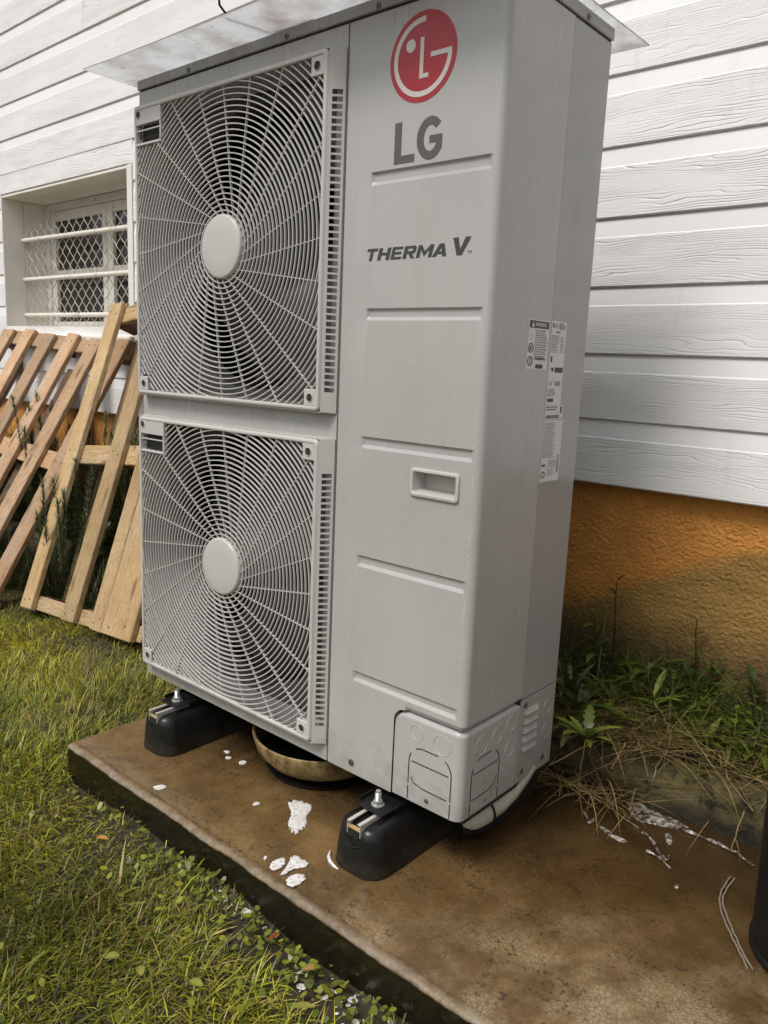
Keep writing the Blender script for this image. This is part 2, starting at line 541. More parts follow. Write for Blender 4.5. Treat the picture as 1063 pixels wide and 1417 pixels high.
def mk_soil(name, a, b, grit):
    t = NT(name)
    v = t.coord('Object')
    n = t.noise(v, 18, 6, 0.7)
    base = t.mix(t.ramp(n, [(0.3, 0.0), (0.7, 1.0)]), a, b)
    base = t.mix(t.ramp(t.noise(v, 90, 3), [(0.62, 0.0), (0.7, 0.7)]), base, grit)
    t.col(base)
    t.rough(t.ramp(t.noise(v, 25, 3), [(0.4, 0.45), (0.6, 0.9)]))
    t.bump(t.noise(v, 60, 6, 0.7), 0.9, 0.012)
    return t.m
M['soil'] = mk_soil('dark_bed_soil', (0.010, 0.007, 0.004), (0.030, 0.020, 0.011), (0.09, 0.07, 0.045))
M['lawnsoil'] = mk_soil('lawn_soil', (0.022, 0.018, 0.008), (0.060, 0.046, 0.022), (0.14, 0.11, 0.07))

def mk_kerb():
    t = NT('mossy_kerb_concrete')
    v = t.coord('Object', rnd=9.0)
    n = t.noise(v, 12, 6, 0.68)
    base = t.mix(t.ramp(n, [(0.3, 0.0), (0.7, 1.0)]), (0.060, 0.043, 0.017), (0.190, 0.150, 0.066))
    base = t.mix(t.ramp(t.noise(v, 7, 4, 0.6), [(0.45, 0.0), (0.65, 0.8)]), base, (0.110, 0.098, 0.018))
    base = t.mix(t.ramp(t.noise(v, 30, 5, 0.7), [(0.50, 0.0), (0.62, 0.9)]), base, (0.012, 0.009, 0.004))
    vz = t.sep(t.coord('Object'))[2]
    wetk = t.math('ADD', t.math('MULTIPLY', vz, -16.0), t.math('ADD', 0.95, t.math('MULTIPLY', t.noise(v, 9, 5, 0.65), 1.1)))
    base = t.mix(t.ramp(wetk, [(0.45, 0.0), (1.0, 0.88)]), base, (0.016, 0.011, 0.005))
    t.col(base)
    t.rough(0.6)
    t.bump(t.noise(v, 55, 6, 0.75), 1.0, 0.012)
    return t.m
M['kerb'] = mk_kerb()

def mk_wood(name, a, b, knot, green=0.0):
    t = NT(name)
    v = t.coord('Object', rnd=23.0)
    w1 = t.noise(t.coord('Object', scale=(2.2, 16, 16), rnd=23.0), 1.0, 4, 0.55)
    x, y, z = t.sep(v)
    ph = t.math('ADD', t.math('MULTIPLY', y, 120.0), t.math('MULTIPLY', w1, 13.0))
    g = t.math('PINGPONG', ph, 0.5)
    g = t.ramp(t.math('MULTIPLY', g, 2.0), [(0.0, 0.0), (0.35, 0.7), (1.0, 1.0)])
    tone = t.noise(t.coord('Object', scale=(3, 3, 3), rnd=23.0), 1.0, 4, 0.6)
    base = t.mix(t.ramp(tone, [(0.3, 0.0), (0.7, 1.0)]), a, b)
    base = t.mix(t.math('MULTIPLY', t.math('SUBTRACT', 1.0, g), 0.65), base, knot)
    grey = t.ramp(t.noise(t.coord('Object', scale=(2.5, 14, 14), rnd=31.0), 1.0, 5, 0.65), [(0.50, 0.0), (0.70, 0.42)])
    base = t.mix(grey, base, (0.40, 0.34, 0.27))
    crk = t.ramp(t.noise(t.coord('Object', scale=(4, 130, 130), rnd=11.0), 1.0, 3, 0.6), [(0.66, 0.0), (0.71, 0.8)])
    base = t.mix(crk, base, (0.05, 0.03, 0.018))
    saw = t.ramp(t.noise(t.coord('Object', scale=(160, 4, 4), rnd=23.0), 1.0, 2), [(0.5, 0.0), (0.72, 0.22)])
    base = t.mix(saw, base, tuple(c * 0.55 for c in a))
    kn = t.voro(t.coord('Object', scale=(3.2, 11, 11), rnd=23.0), 1.0)
    base = t.mix(t.ramp(kn, [(0.06, 0.85), (0.16, 0.0)]), base, knot)
    if green:
        base = t.mix(t.math('MULTIPLY', t.ramp(t.noise(v, 7, 4), [(0.42, 0.0), (0.65, 1.0)]), green), base, (0.22, 0.185, 0.045))
    oi = t.n('ShaderNodeObjectInfo')
    br = t.math('MULTIPLY_ADD', oi.outputs['Random'], 0.45, 0.72)
    cm = t.n('ShaderNodeVectorMath', operation='SCALE')
    t.l(base, cm.inputs[0])
    t.l(br, cm.inputs['Scale'])
    t.col(cm.outputs[0])
    t.rough(0.7)
    t.bump(g, 0.5, 0.0009)
    return t.m
M['wood_pink'] = mk_wood('pinkish_pallet_wood', (0.41, 0.235, 0.115), (0.60, 0.405, 0.240), (0.16, 0.068, 0.026))
M['wood_yellow'] = mk_wood('yellow_pallet_wood', (0.41, 0.255, 0.110), (0.61, 0.430, 0.235), (0.17, 0.085, 0.03), 0.22)
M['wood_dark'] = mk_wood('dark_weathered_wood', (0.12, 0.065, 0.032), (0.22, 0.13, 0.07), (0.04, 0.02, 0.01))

def mk_leaf(name, rough=0.5, trans=0.25):
    t = NT(name)
    at = t.n('ShaderNodeAttribute')
    at.attribute_name = 'tint'
    v = t.coord('Object')
    f = t.noise(v, 45, 3)
    c = t.mix(f, at.outputs['Color'], (0.9, 0.95, 0.7), 'MULTIPLY')
    t.col(c)
    t.rough(rough)
    tr = t.n('ShaderNodeBsdfTranslucent')
    t.l(c, tr.inputs['Color'])
    mx = t.n('ShaderNodeMixShader')
    mx.inputs[0].default_value = trans
    t.l(t.p.outputs[0], mx.inputs[1])
    t.l(tr.outputs[0], mx.inputs[2])
    t.l(mx.outputs[0], t.out.inputs['Surface'])
    return t.m
M['grass'] = mk_leaf('grass_blade', 0.42, 0.28)
M['leaf'] = mk_leaf('leaf_green', 0.38, 0.2)
M['straw'] = mk_leaf('dry_straw', 0.6, 0.1)

def mk_foam():
    t = NT('white_soap_foam')
    v = t.coord('Object')
    c = t.voro(v, 190, 'F1', 'Distance')
    b = t.ramp(t.noise(v, 240, 3, 0.7), [(0.58, 0.0), (0.66, 1.0)])
    base = t.mix(b, (0.72, 0.70, 0.67), (0.24, 0.18, 0.12))
    base = t.mix(t.ramp(t.noise(v, 60, 4, 0.7), [(0.45, 0.0), (0.7, 0.5)]), base, (0.42, 0.37, 0.31))
    t.col(base)
    t.rough(0.35)
    t.bump(c, 0.35, 0.0014)
    # the bubbles thin out towards the rim
    at = t.n('ShaderNodeAttribute')
    at.attribute_name = 'body'
    k = t.math('ADD', at.outputs['Fac'], t.math('MULTIPLY', t.math('SUBTRACT', t.noise(v, 210, 4, 0.7), 0.5), 1.9))
    al = t.ramp(k, [(0.24, 0.0), (0.60, 1.0)])
    tp = t.n('ShaderNodeBsdfTransparent')
    mx = t.n('ShaderNodeMixShader')
    t.l(al, mx.inputs[0])
    t.l(tp.outputs[0], mx.inputs[1])
    t.l(t.p.outputs[0], mx.inputs[2])
    t.l(mx.outputs[0], t.out.inputs['Surface'])
    return t.m
M['foam'] = mk_foam()

def mk_bowl():
    t = NT('stained_beige_bowl')
    v = t.coord('Object')
    x, y, z = t.sep(v)
    n = t.noise(t.coord('Object', scale=(1, 1, 0.5)), 26, 6, 0.7)
    base = t.mix(t.ramp(n, [(0.38, 0.0), (0.6, 1.0)]), (0.13, 0.080, 0.026), (0.36, 0.255, 0.115))
    base = t.mix(t.ramp(t.noise(v, 60, 4, 0.7), [(0.55, 0.0), (0.66, 0.8)]), base, (0.045, 0.034, 0.014))
    base = t.mix(t.ramp(t.noise(v, 14, 5, 0.7), [(0.50, 0.0), (0.72, 0.6)]), base, (0.11, 0.075, 0.030))
    t.col(base)
    t.rough(0.62)
    t.p.inputs['Specular IOR Level'].default_value = 0.25
    return t.m
M['bowl'] = mk_bowl()
M['drop'] = plain('rain_drop', (0.50, 0.49, 0.47), 0.05, var=0.02)
M['water'] = plain('dark_water', (0.006, 0.005, 0.004), 0.05)
M['terracotta'] = plain('red_brick_clay', (0.33, 0.10, 0.075), 0.75, var=0.3, scale=40, bump=0.002)
M['insul'] = plain('pale_pipe_wrap', (0.40, 0.37, 0.31), 0.6, var=0.25, scale=260, bump=0.0008)
def mk_glass():
    t = NT('dark_window_glass')
    t.col((0.012, 0.012, 0.013))
    t.rough(t.ramp(t.noise(t.coord('Object'), 7, 4), [(0.35, 0.04), (0.7, 0.22)]))
    t.p.inputs['Specular IOR Level'].default_value = 0.5
    return t.m
M['glass'] = mk_glass()
def mk_oldpaint(name, a, rust, lo, hi):
    t = NT(name)
    v = t.coord('Object', rnd=5.0)
    base = t.mix(t.ramp(t.noise(v, 16, 6, 0.7), [(lo, 0.0), (hi, 0.85)]), a, rust)
    t.col(base)
    t.rough(0.55)
    t.bump(t.noise(v, 60, 5, 0.7), 0.5, 0.002)
    return t.m
M['oldwhite'] = mk_oldpaint('peeling_white_paint', (0.72, 0.69, 0.63), (0.30, 0.23, 0.17), 0.60, 0.68)
M['barpaint'] = mk_oldpaint('rusting_white_bar', (0.72, 0.67, 0.60), (0.34, 0.19, 0.10), 0.56, 0.68)
M['wire'] = mk_oldpaint('dirty_white_wire', (0.68, 0.63, 0.55), (0.38, 0.27, 0.17), 0.5, 0.7)
M['cord'] = plain('pale_cord', (0.22, 0.17, 0.125), 0.45, var=0.5, scale=160)
def mk_film():
    t = NT('wet_mottled_film')
    v = t.coord('Object')
    b = t.ramp(t.noise(v, 75, 6, 0.75), [(0.46, 0.0), (0.60, 1.0)])
    t.col(t.mix(b, (0.05, 0.032, 0.018), (0.46, 0.42, 0.38)))
    t.rough(0.15)
    t.bump(t.noise(v, 80, 3), 0.5, 0.003)
    return t.m
M['film'] = mk_film()

# ------------------------------------------------------------------ the setting: ground, pad, kerb, bed
PAD_Z = -0.12
def ground_z(x, y):
    x = np.asarray(x, float)
    y = np.asarray(y, float)
    rise = sstep((y + 0.28) / 0.5) * (0.000 + 0.075 * sstep((x + 1.25) / 0.85))
    rise = rise * (1 - sstep((x - 0.0) / 0.06))
    z = -0.197 + rise
    z = z + 0.010 * np.sin(x * 7.1 + 1.3) * np.sin(y * 6.3 + 0.4) + 0.006 * np.sin(x * 17.0 + y * 13.0)
    return z

def grid_mesh(name, xs, ys, zf, mat, kind='structure'):
    X, Y = np.meshgrid(xs, ys)
    Z = zf(X, Y)
    V = np.stack([X.ravel(), Y.ravel(), Z.ravel()], 1)
    nx, ny = len(xs), len(ys)
    i = np.arange(ny - 1)[:, None] * nx + np.arange(nx - 1)[None, :]
    i = i.ravel()
    F = np.stack([i, i + 1, i + nx + 1, i + nx], 1)
    o = mesh_np(name, V, [F], mat, smooth=True)
    o['kind'] = kind
    return o

gx = np.concatenate([[-200, -60, -20, -8, -5], np.linspace(-3.4, 2.4, 146), [4, 8, 20, 60, 200]])
gy = np.concatenate([[-200, -60, -20, -8, -4, -2.5], np.linspace(-1.6, 0.62, 60), [0.9, 4, 20, 60, 200]])
def gz(X, Y):
    Z = ground_z(X, Y)
    far = np.clip((np.abs(X) - 3) / 5, 0, 1)
    return np.where(Y > 0.62, -0.24, Z) - far * 0.0
grid_mesh('ground', gx, gy, gz, M['lawnsoil'])

# concrete pad: worn arris on the front edge and slight waves
def pad():
    xs = np.linspace(0.0, 2.7, 540)
    prof = [(-0.214, -0.30), (-0.2142, -0.160), (-0.2140, -0.1300), (-0.2130, -0.1252), (-0.2095, -0.1216), (-0.1965, -0.1204),
            (-0.1905, -0.1218), (-0.1860, -0.1200)] + [(y, -0.12) for y in np.linspace(-0.14, 0.52, 26)]
    V = []
    for j, (y, z) in enumerate(prof):
        for x in xs:
            a = 0.0022 * mnoise.noise((x * 9, y * 9, 3)) + 0.0012 * mnoise.noise((x * 40, y * 40, 8))
            k = 1.0 if j < 8 else 0.25
            e = 1.0 if 1 < j < 7 else 0.0
            V.append((x + (0.006 * mnoise.noise((y * 14, 4, 2)) if x == xs[0] else 0), y + a * k * 0.9 + e * (0.0012 * mnoise.noise((x * 12, 0, 1)) + 0.0007 * mnoise.noise((x * 75, j, 4))), z + a * k - e * max(0, 0.0024 * mnoise.noise((x * 13, j * 0.3, 5)) + 0.0012 * mnoise.noise((x * 60, j * 0.7, 9)))))
    nx = len(xs)
    F = [(j * nx + i, j * nx + i + 1, (j + 1) * nx + i + 1, (j + 1) * nx + i) for j in range(len(prof) - 1) for i in range(nx - 1)]
    # left end face
    b = len(V)
    V += [(0.0, y, -0.30) for (y, z) in prof]
    F += [(j * nx, (j + 1) * nx, b + j + 1, b + j) for j in range(len(prof) - 1)]
    mb = MB()
    mb.v, mb.f = V, F
    return mb.build('concrete_pad', M['pad'], smooth=50)
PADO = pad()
tag(PADO, 'brown wet concrete pad under the heat pump', kind='structure')

# kerb stones along the planting bed
kerb = thing('kerb', (0, 0.52, -0.14), 'mossy concrete kerb along the planting bed by the house wall', 'kerb')
kerb['kind'] = 'structure'
x = -3.3
k_i = 0
while x < 2.7:
    L = 0.62 + 0.5 * random.random()
    if x < 0.9 < x + L: L = 0.9 - x + 0.65
    mb = MB()
    n = 14
    V, F = [], []
    prof = [(0.505, -0.30), (0.507, -0.06), (0.512, -0.035), (0.528, -0.018), (0.56, -0.014), (0.588, -0.022), (0.595, -0.30)]
    for j in range(n + 1):
        xx = x + 0.004 + (L - 0.008) * j / n
        for (y, z) in prof:
            a = 0.008 * mnoise.noise((xx * 6, y * 20, z * 20)) + 0.004 * mnoise.noise((xx * 25, y * 30, z * 30 + 9))
            V.append((xx, y + a, z + a + 0.010 * mnoise.noise((xx * 1.5, 7, 1)) + (0.085 * (xx - 1.17) if (xx > 0.88 and z > -0.2) else 0.0)))
    m = len(prof)
    for j in range(n):
        for i in range(m - 1):
            F.append((j * m + i, (j + 1) * m + i, (j + 1) * m + i + 1, j * m + i + 1))
    F.append(tuple(range(m)))
    F.append(tuple(n * m + i for i in range(m - 1, -1, -1)))
    mb.v, mb.f = V, F
    mb.build('kerb_stone', M['kerb'], kerb, smooth=50)
    x += L
    k_i += 1

def bed_z(x, y):
    x = np.asarray(x, float); y = np.asarray(y, float)
    t = sstep((y - 0.57) / 0.2)
    return -0.035 + 0.105 * t + 0.012 * np.sin(x * 11 + 2) * np.sin(y * 23) + 0.006 * np.sin(x * 31 + y * 17)
grid_mesh('soil_bed', np.linspace(-3.3, 2.7, 200), np.linspace(0.575, 0.86, 16), bed_z, M['soil'])

# ------------------------------------------------------------------ house: siding, plinth, window
HO = Vector((0.95, 0.75, 0.0))
HYAW = math.radians(-1)
house = thing('house', HO, 'house wall with white wood-grain cladding above an orange roughcast plinth', 'house')
house.rotation_euler = (0, 0, HYAW)
# house-local: lx along the wall, ly into the wall (0 = cladding face), z up
WX0, WX1, WZ0, WZ1 = -3.456, -2.288, 0.862, 1.497
def hb(mb, name, mat, parent=house, **kw):
    return mb.build(name, mat, parent, origin=(0, 0, 0), **kw)

E0, EX = 0.5115, 0.1552
def board(x0, x1, zb, zt, top_cut=False):
    """one lapped board: lip at the bottom, embossed face, smooth sloping band at the top"""
    zt2 = zt if not top_cut else zt
    face_top = zb + 0.112
    rows = [(0.017, zb + 0.001, 0), (0.002, zb + 0.0008, 0), (0.0, zb + 0.004, 1), (0.0006, zb + 0.06, 1), (0.0010, min(face_top, zt) , 1)]
    if zt > face_top + 0.004:
        rows += [(0.0016, face_top + 0.003, 0), (0.0066, zt - 0.0 + 0.004, 0)]
    rows += [(0.022, rows[-1][1] + 0.0005, 0)]
    n = max(2, int((x1 - x0) / 0.25))
    V, F, G = [], [], []
    ph = random.random() * 50
    for j in range(n + 1):
        xx = x0 + (x1 - x0) * j / n
        for (y, z, g) in rows:
            V.append((xx, y + 0.0012 * mnoise.noise((xx * 1.3 + ph, z * 3, 0)), z + 0.0015 * mnoise.noise((xx * 0.9, zb * 10, 4))))
            G.append(g)
    m = len(rows)
    for j in range(n):
        for i in range(m - 1):
            F.append((j * m + i, (j + 1) * m + i, (j + 1) * m + i + 1, j * m + i + 1))
    F.append(tuple(range(m - 1, -1, -1)))
    F.append(tuple(n * m + i for i in range(m)))
    me = bpy.data.meshes.new('siding_board')
    me.from_pydata(V, [], F)
    a = me.attributes.new('grain', 'FLOAT', 'POINT')
    a.data.foreach_set('value', np.array(G, dtype=np.float32))
    o = finish('siding_board', me, M['siding'], house)
    return o

rows_n = 17
for n in range(rows_n):
    zb = E0 + EX * n
    zt = zb + EX
    # vertical butt joints
    r_ = random.Random(n * 13 + 5)
    joints = [-6.5]
    off = r_.random() * 2.4
    xj = -6.5 + 0.8 + off
    while xj < 3.0:
        joints.append(xj)
        xj += 3.6
    joints.append(3.2)
    if n == 10: joints = [-6.5, -2.603, 0.9, 3.2]
    if n == 7: joints = [-6.5, -3.431, 0.1, 3.2]
    if n in (0, 1, 2, 3, 4, 5, 6): joints = [j for j in joints if not (-0.2 < j < 1.0 or -3.6 < j < -2.2)]
    for a, b in zip(joints[:-1], joints[1:]):
        a2, b2 = a + 0.0015, b - 0.0015
        if zt <= WZ0 or zb >= WZ1 - 0.001 or b2 <= WX0 - 0.05 or a2 >= WX1 + 0.02:
            board(a2, b2, zb, zt)
            continue
        # split around the window opening
        if a2 < WX0 - 0.004: board(a2, WX0 - 0.004, zb, zt)
        if b2 > WX1 + 0.042: board(WX1 + 0.042, b2, zb, zt)
        if zb < WZ0 < zt: board(max(a2, WX0 - 0.003), min(b2, WX1 + 0.041), zb, WZ0 - 0.02)
        if zb < WZ1 < zt: board(max(a2, WX0 - 0.003), min(b2, WX1 + 0.041), WZ1 + 0.012, zt)

# backing wall behind the cladding (with the opening) and plinth
mb = MB()
mb.box(-6.5, WX0 - 0.01, 0.024, 0.34, 0.512, 3.2)
mb.box(WX1 + 0.01, 3.2, 0.024, 0.34, 0.512, 3.2)
mb.box(WX0 - 0.01, WX1 + 0.01, 0.024, 0.34, WZ1 + 0.015, 3.2)
mb.box(WX0 - 0.01, WX1 + 0.01, 0.024, 0.34, 0.512, WZ0 - 0.03)
hb(mb, 'wall_core', M['reveal'])

def plinth():
    mb = MB()
    x0, x1, z0, z1 = -0.35, 0.75, 0.0, 0.5145
    nx, nz = 440, 206
    V = []
    for j in range(nz + 1):
        z = z0 + (z1 - z0) * j / nz
        for i in range(nx + 1):
            xx = x0 + (x1 - x0) * i / nx
            wq = mnoise.noise((xx * 40, z * 40, 3.0)) * 0.5
            a = (0.5 - mnoise.voronoi((xx * 165 + wq * 2, z * 180 - wq * 2, 1.0))[0][0]) * 0.0030 + mnoise.noise((xx * 120, z * 130, 5.0)) * 0.0016 + mnoise.noise((xx * 290, z * 300, 2.0)) * 0.0030 + mnoise.noise((xx * 22, z * 22, 9.0)) * 0.002
            V.append((xx, 0.040 - a, z))
    m = nx + 1
    F = [(j * m + i, j * m + i + 1, (j + 1) * m + i + 1, (j + 1) * m + i) for j in range(nz) for i in range(nx)]
    mb.add(V, F)
    mb.box(-6.5, x0, 0.040, 0.33, -0.35, z1)
    mb.box(x1, 3.2, 0.040, 0.33, -0.35, z1)
    mb.box(x0, x1, 0.046, 0.33, -0.35, z1 - 0.003)
    return hb(mb, 'plinth', M['stucco'], smooth=60)
plinth()

# window: reveals, trim, frame, sashes, panes
win = MB()
win.box(WX1, WX1 + 0.038, -0.003, 0.026, WZ0 - 0.02, WZ1 + 0.010)
win = hb(win, 'window', M['white_paint'], bevel=0.002)
def wpart(name, mat, *boxes, bevel=0.002):
    mb = MB()
    for b in boxes: mb.box(*b)
    return mb.build(name, mat, win, origin=(0, 0, 0), bevel=bevel)
RD = 0.215
wpart('soffit', M['reveal'], (WX0 - 0.002, WX1 + 0.001, 0.004, RD + 0.05, WZ1, WZ1 + 0.012))
wpart('side_reveal', M['reveal'], (WX0 - 0.012, WX0, 0.002, 0.108, WZ0 - 0.02, WZ1 - 0.001), bevel=0.001)
wpart('side_reveal', M['reveal'], (WX0 - 0.012, WX0 + 0.0015, 0.110, RD + 0.05, WZ0 - 0.02, WZ1 - 0.001), bevel=0.001)
wpart('side_reveal', M['reveal'], (WX1 + 0.0005, WX1 + 0.012, 0.028, RD + 0.05, WZ0 - 0.02, WZ1 - 0.001), bevel=0.001)
wpart('sill', M['oldwhite'], (WX0 - 0.001, WX1 + 0.039, -0.022, RD + 0.05, WZ0 - 0.045, WZ0 - 0.0205), bevel=0.004)
fx0, fx1, fz0, fz1 = WX0 + 0.004, WX1 - 0.002, WZ0 - 0.018, WZ1 - 0.002
fy0, fy1 = RD, RD + 0.05
ms0, ms1 = -2.915, -2.790                              # meeting stile between the sashes
wpart('frame', M['oldwhite'], (fx0, fx0 + 0.045, fy0, fy1, fz0, fz1))
wpart('frame', M['oldwhite'], (fx1 - 0.045, fx1, fy0, fy1, fz0, fz1))
wpart('frame', M['oldwhite'], (fx0 + 0.0455, fx1 - 0.0455, fy0 + 0.001, fy1, fz1 - 0.035, fz1 - 0.0003))
wpart('frame', M['oldwhite'], (fx0 + 0.0455, fx1 - 0.0455, fy0 - 0.012, fy1, fz0, fz0 + 0.05))
def sash(x0, x1, st0, st1):
    z0, z1 = fz0 + 0.052, fz1 - 0.037
    y0, y1 = fy0 + 0.008, fy1 - 0.004
    wpart('sash_stile', M['oldwhite'], (x0, x0 + st0, y0, y1, z0, z1))
    wpart('sash_stile', M['oldwhite'], (x1 - st1, x1, y0, y1, z0, z1))
    a, b = x0 + st0 + 0.0004, x1 - st1 - 0.0004
    wpart('sash_rail', M['oldwhite'], (a, b, y0 + 0.0015, y1, z1 - 0.045, z1))
    wpart('sash_rail', M['oldwhite'], (a, b, y0 + 0.0015, y1, z0, z0 + 0.022))
    wpart('glazing_bar', M['oldwhite'], (a, b, y0 + 0.0015, y1, 1.142, 1.172))
    wpart('pane', M['glass'], (a - 0.004, b + 0.004, y0 + 0.018, y0 + 0.022, z0 + 0.018, 1.146), bevel=0)
    wpart('pane', M['glass'], (a - 0.004, b + 0.004, y0 + 0.018, y0 + 0.022, 1.168, z1 - 0.041), bevel=0)
sash(fx0 + 0.047, ms0 + 0.062, 0.048, 0.040)
sash(ms0 + 0.066, fx1 - 0.047, 0.052, 0.048)
# security bars and wire
grl = MB()
gd = 0.100
grl.tube([(WX0 + 0.001, gd, 1.308), (WX1, gd, 1.297)], 0.0115, 10)
grl = hb(grl, 'security_bar', M['barpaint'], smooth=40)
grl['label'] = 'rusting white tube bar across the window'
for zz in (1.117, 0.942):
    b_ = MB()
    b_.tube([(WX0 + 0.001, gd, zz), (WX1, gd, zz - 0.004)], 0.011, 10)
    hb(b_, 'security_bar', M['barpaint'], smooth=40)
wm = MB()
cw, chh = 0.0700, 0.0660
zlist = np.arange(0.872, 1.37, chh / 2)
ncol = int((WX1 - WX0 - 0.03) / cw)
for c in range(ncol + 1):
    for s_ in (-1, 1):
        pts = []
        rr = random.Random(c * 2 + s_)
        for k, z in enumerate(zlist):
            sgn = s_ if k % 2 == 0 else -s_
            xx = WX0 + 0.022 + c * cw + sgn * (cw / 4 - 0.0016) * 1.0 + cw / 4 * (0 if s_ < 0 else 2) * 0 + (0 if s_ < 0 else cw / 2)
            pts.append((xx + rr.uniform(-0.0015, 0.0015), gd + 0.014 + (0.0022 if (k + (s_ > 0)) % 2 else -0.0022), z))
        pts.append((pts[-1][0] + rr.uniform(-0.014, 0.014), gd + 0.014, pts[-1][2] + rr.uniform(0.008, 0.026)))
        if pts[0][0] < WX1 - 0.015:
            wm.tube(pts, 0.0022, 5)
wmo = hb(wm, 'wire_mesh', M['wire'], smooth=60)
wmo['kind'] = 'stuff'

# ------------------------------------------------------------------ heat pump
HP = thing('heat_pump', (0.475, 0.16, 0.0), 'tall grey outdoor heat pump with two round fan grilles and red logo', 'heat pump')
W, D, H = 0.95, 0.3195, 1.3373
SEAM = 0.6303
FANS = [(0.3225, 0.993), (0.3255, 0.341)]
FR = 0.279

def fan_panel():
    mb = MB()
    cells = [(0.0, SEAM - 0.001, 0.6685, H - 0.0008), (0.0, SEAM - 0.001, 0.0, 0.6685)]
    for (cx, cz), (x0, x1, z0, z1) in zip(FANS, cells):
        ang = sorted(set([2 * math.pi * k / 96 for k in range(96)] + [math.atan2(zz - cz, xx - cx) % (2 * math.pi) for xx in (x0, x1) for zz in (z0, z1)]))
        n = len(ang)
        gb = (0.023, 0.6065, z0 + 0.030, z1 - 0.044) if z0 > 0.5 else (0.023, 0.6070, z0 + 0.046, z1 - 0.040)
        def edge(bx, a):
            c, s = math.cos(a), math.sin(a)
            tx = ((bx[1] - cx) if c > 0 else (bx[0] - cx)) / c if abs(c) > 1e-9 else 1e9
            tz = ((bx[3] - cz) if s > 0 else (bx[2] - cz)) / s if abs(s) > 1e-9 else 1e9
            t = min(tx, tz)
            return (cx + c * t, cz + s * t)
        ang = sorted(set(ang + [math.atan2(zz - cz, xx - cx) % (2 * math.pi) for xx in gb[:2] for zz in gb[2:]]))
        n = len(ang)
        RS = 0.052
        loops_ = [[], [], [], [], [], [], []]
        for a in ang:
            c, s = math.cos(a), math.sin(a)
            o_ = edge((x0, x1, z0, z1), a)
            i_ = edge(gb, a)
            loops_[0].append((o_[0], 0.0, o_[1]))
            loops_[1].append((i_[0], 0.0, i_[1]))
            loops_[2].append((i_[0], RS, i_[1]))
            for lst, r, y in ((loops_[3], FR + 0.010, RS), (loops_[4], FR + 0.002, RS + 0.004), (loops_[5], FR, RS + 0.012), (loops_[6], FR + 0.002, RS + 0.05)):
                lst.append((cx + c * r, y, cz + s * r))
        vs = [p for l_ in loops_ for p in l_]
        def bands(j0, j1):
            return [(j * n + k, j * n + (k + 1) % n, (j + 1) * n + (k + 1) % n, (j + 1) * n + k) for j in range(j0, j1) for k in range(n)]
        mb.add(vs[:3 * n], bands(0, 2))
        sh = MB()
        sh.add(vs[2 * n:], bands(0, 4))
        sh.build('fan_shroud', M['shroud'], HP, smooth=35)
    # returns: left side and bottom hem
    mb.add([(0, 0, 0), (0, 0, H), (0, 0.02, H), (0, 0.02, 0)], [(0, 1, 2, 3)])
    mb.add([(0, 0, 0), (SEAM - 0.001, 0, 0), (SEAM - 0.001, 0.02, 0), (0, 0.02, 0)], [(0, 1, 2, 3)])
    mb.add([(SEAM - 0.001, 0, 0), (SEAM - 0.001, 0, H), (SEAM - 0.001, 0.012, H), (SEAM - 0.001, 0.012, 0)], [(0, 1, 2, 3)])
    return mb.build('fan_panel', M['panel'], HP, smooth=35)
fan_panel()

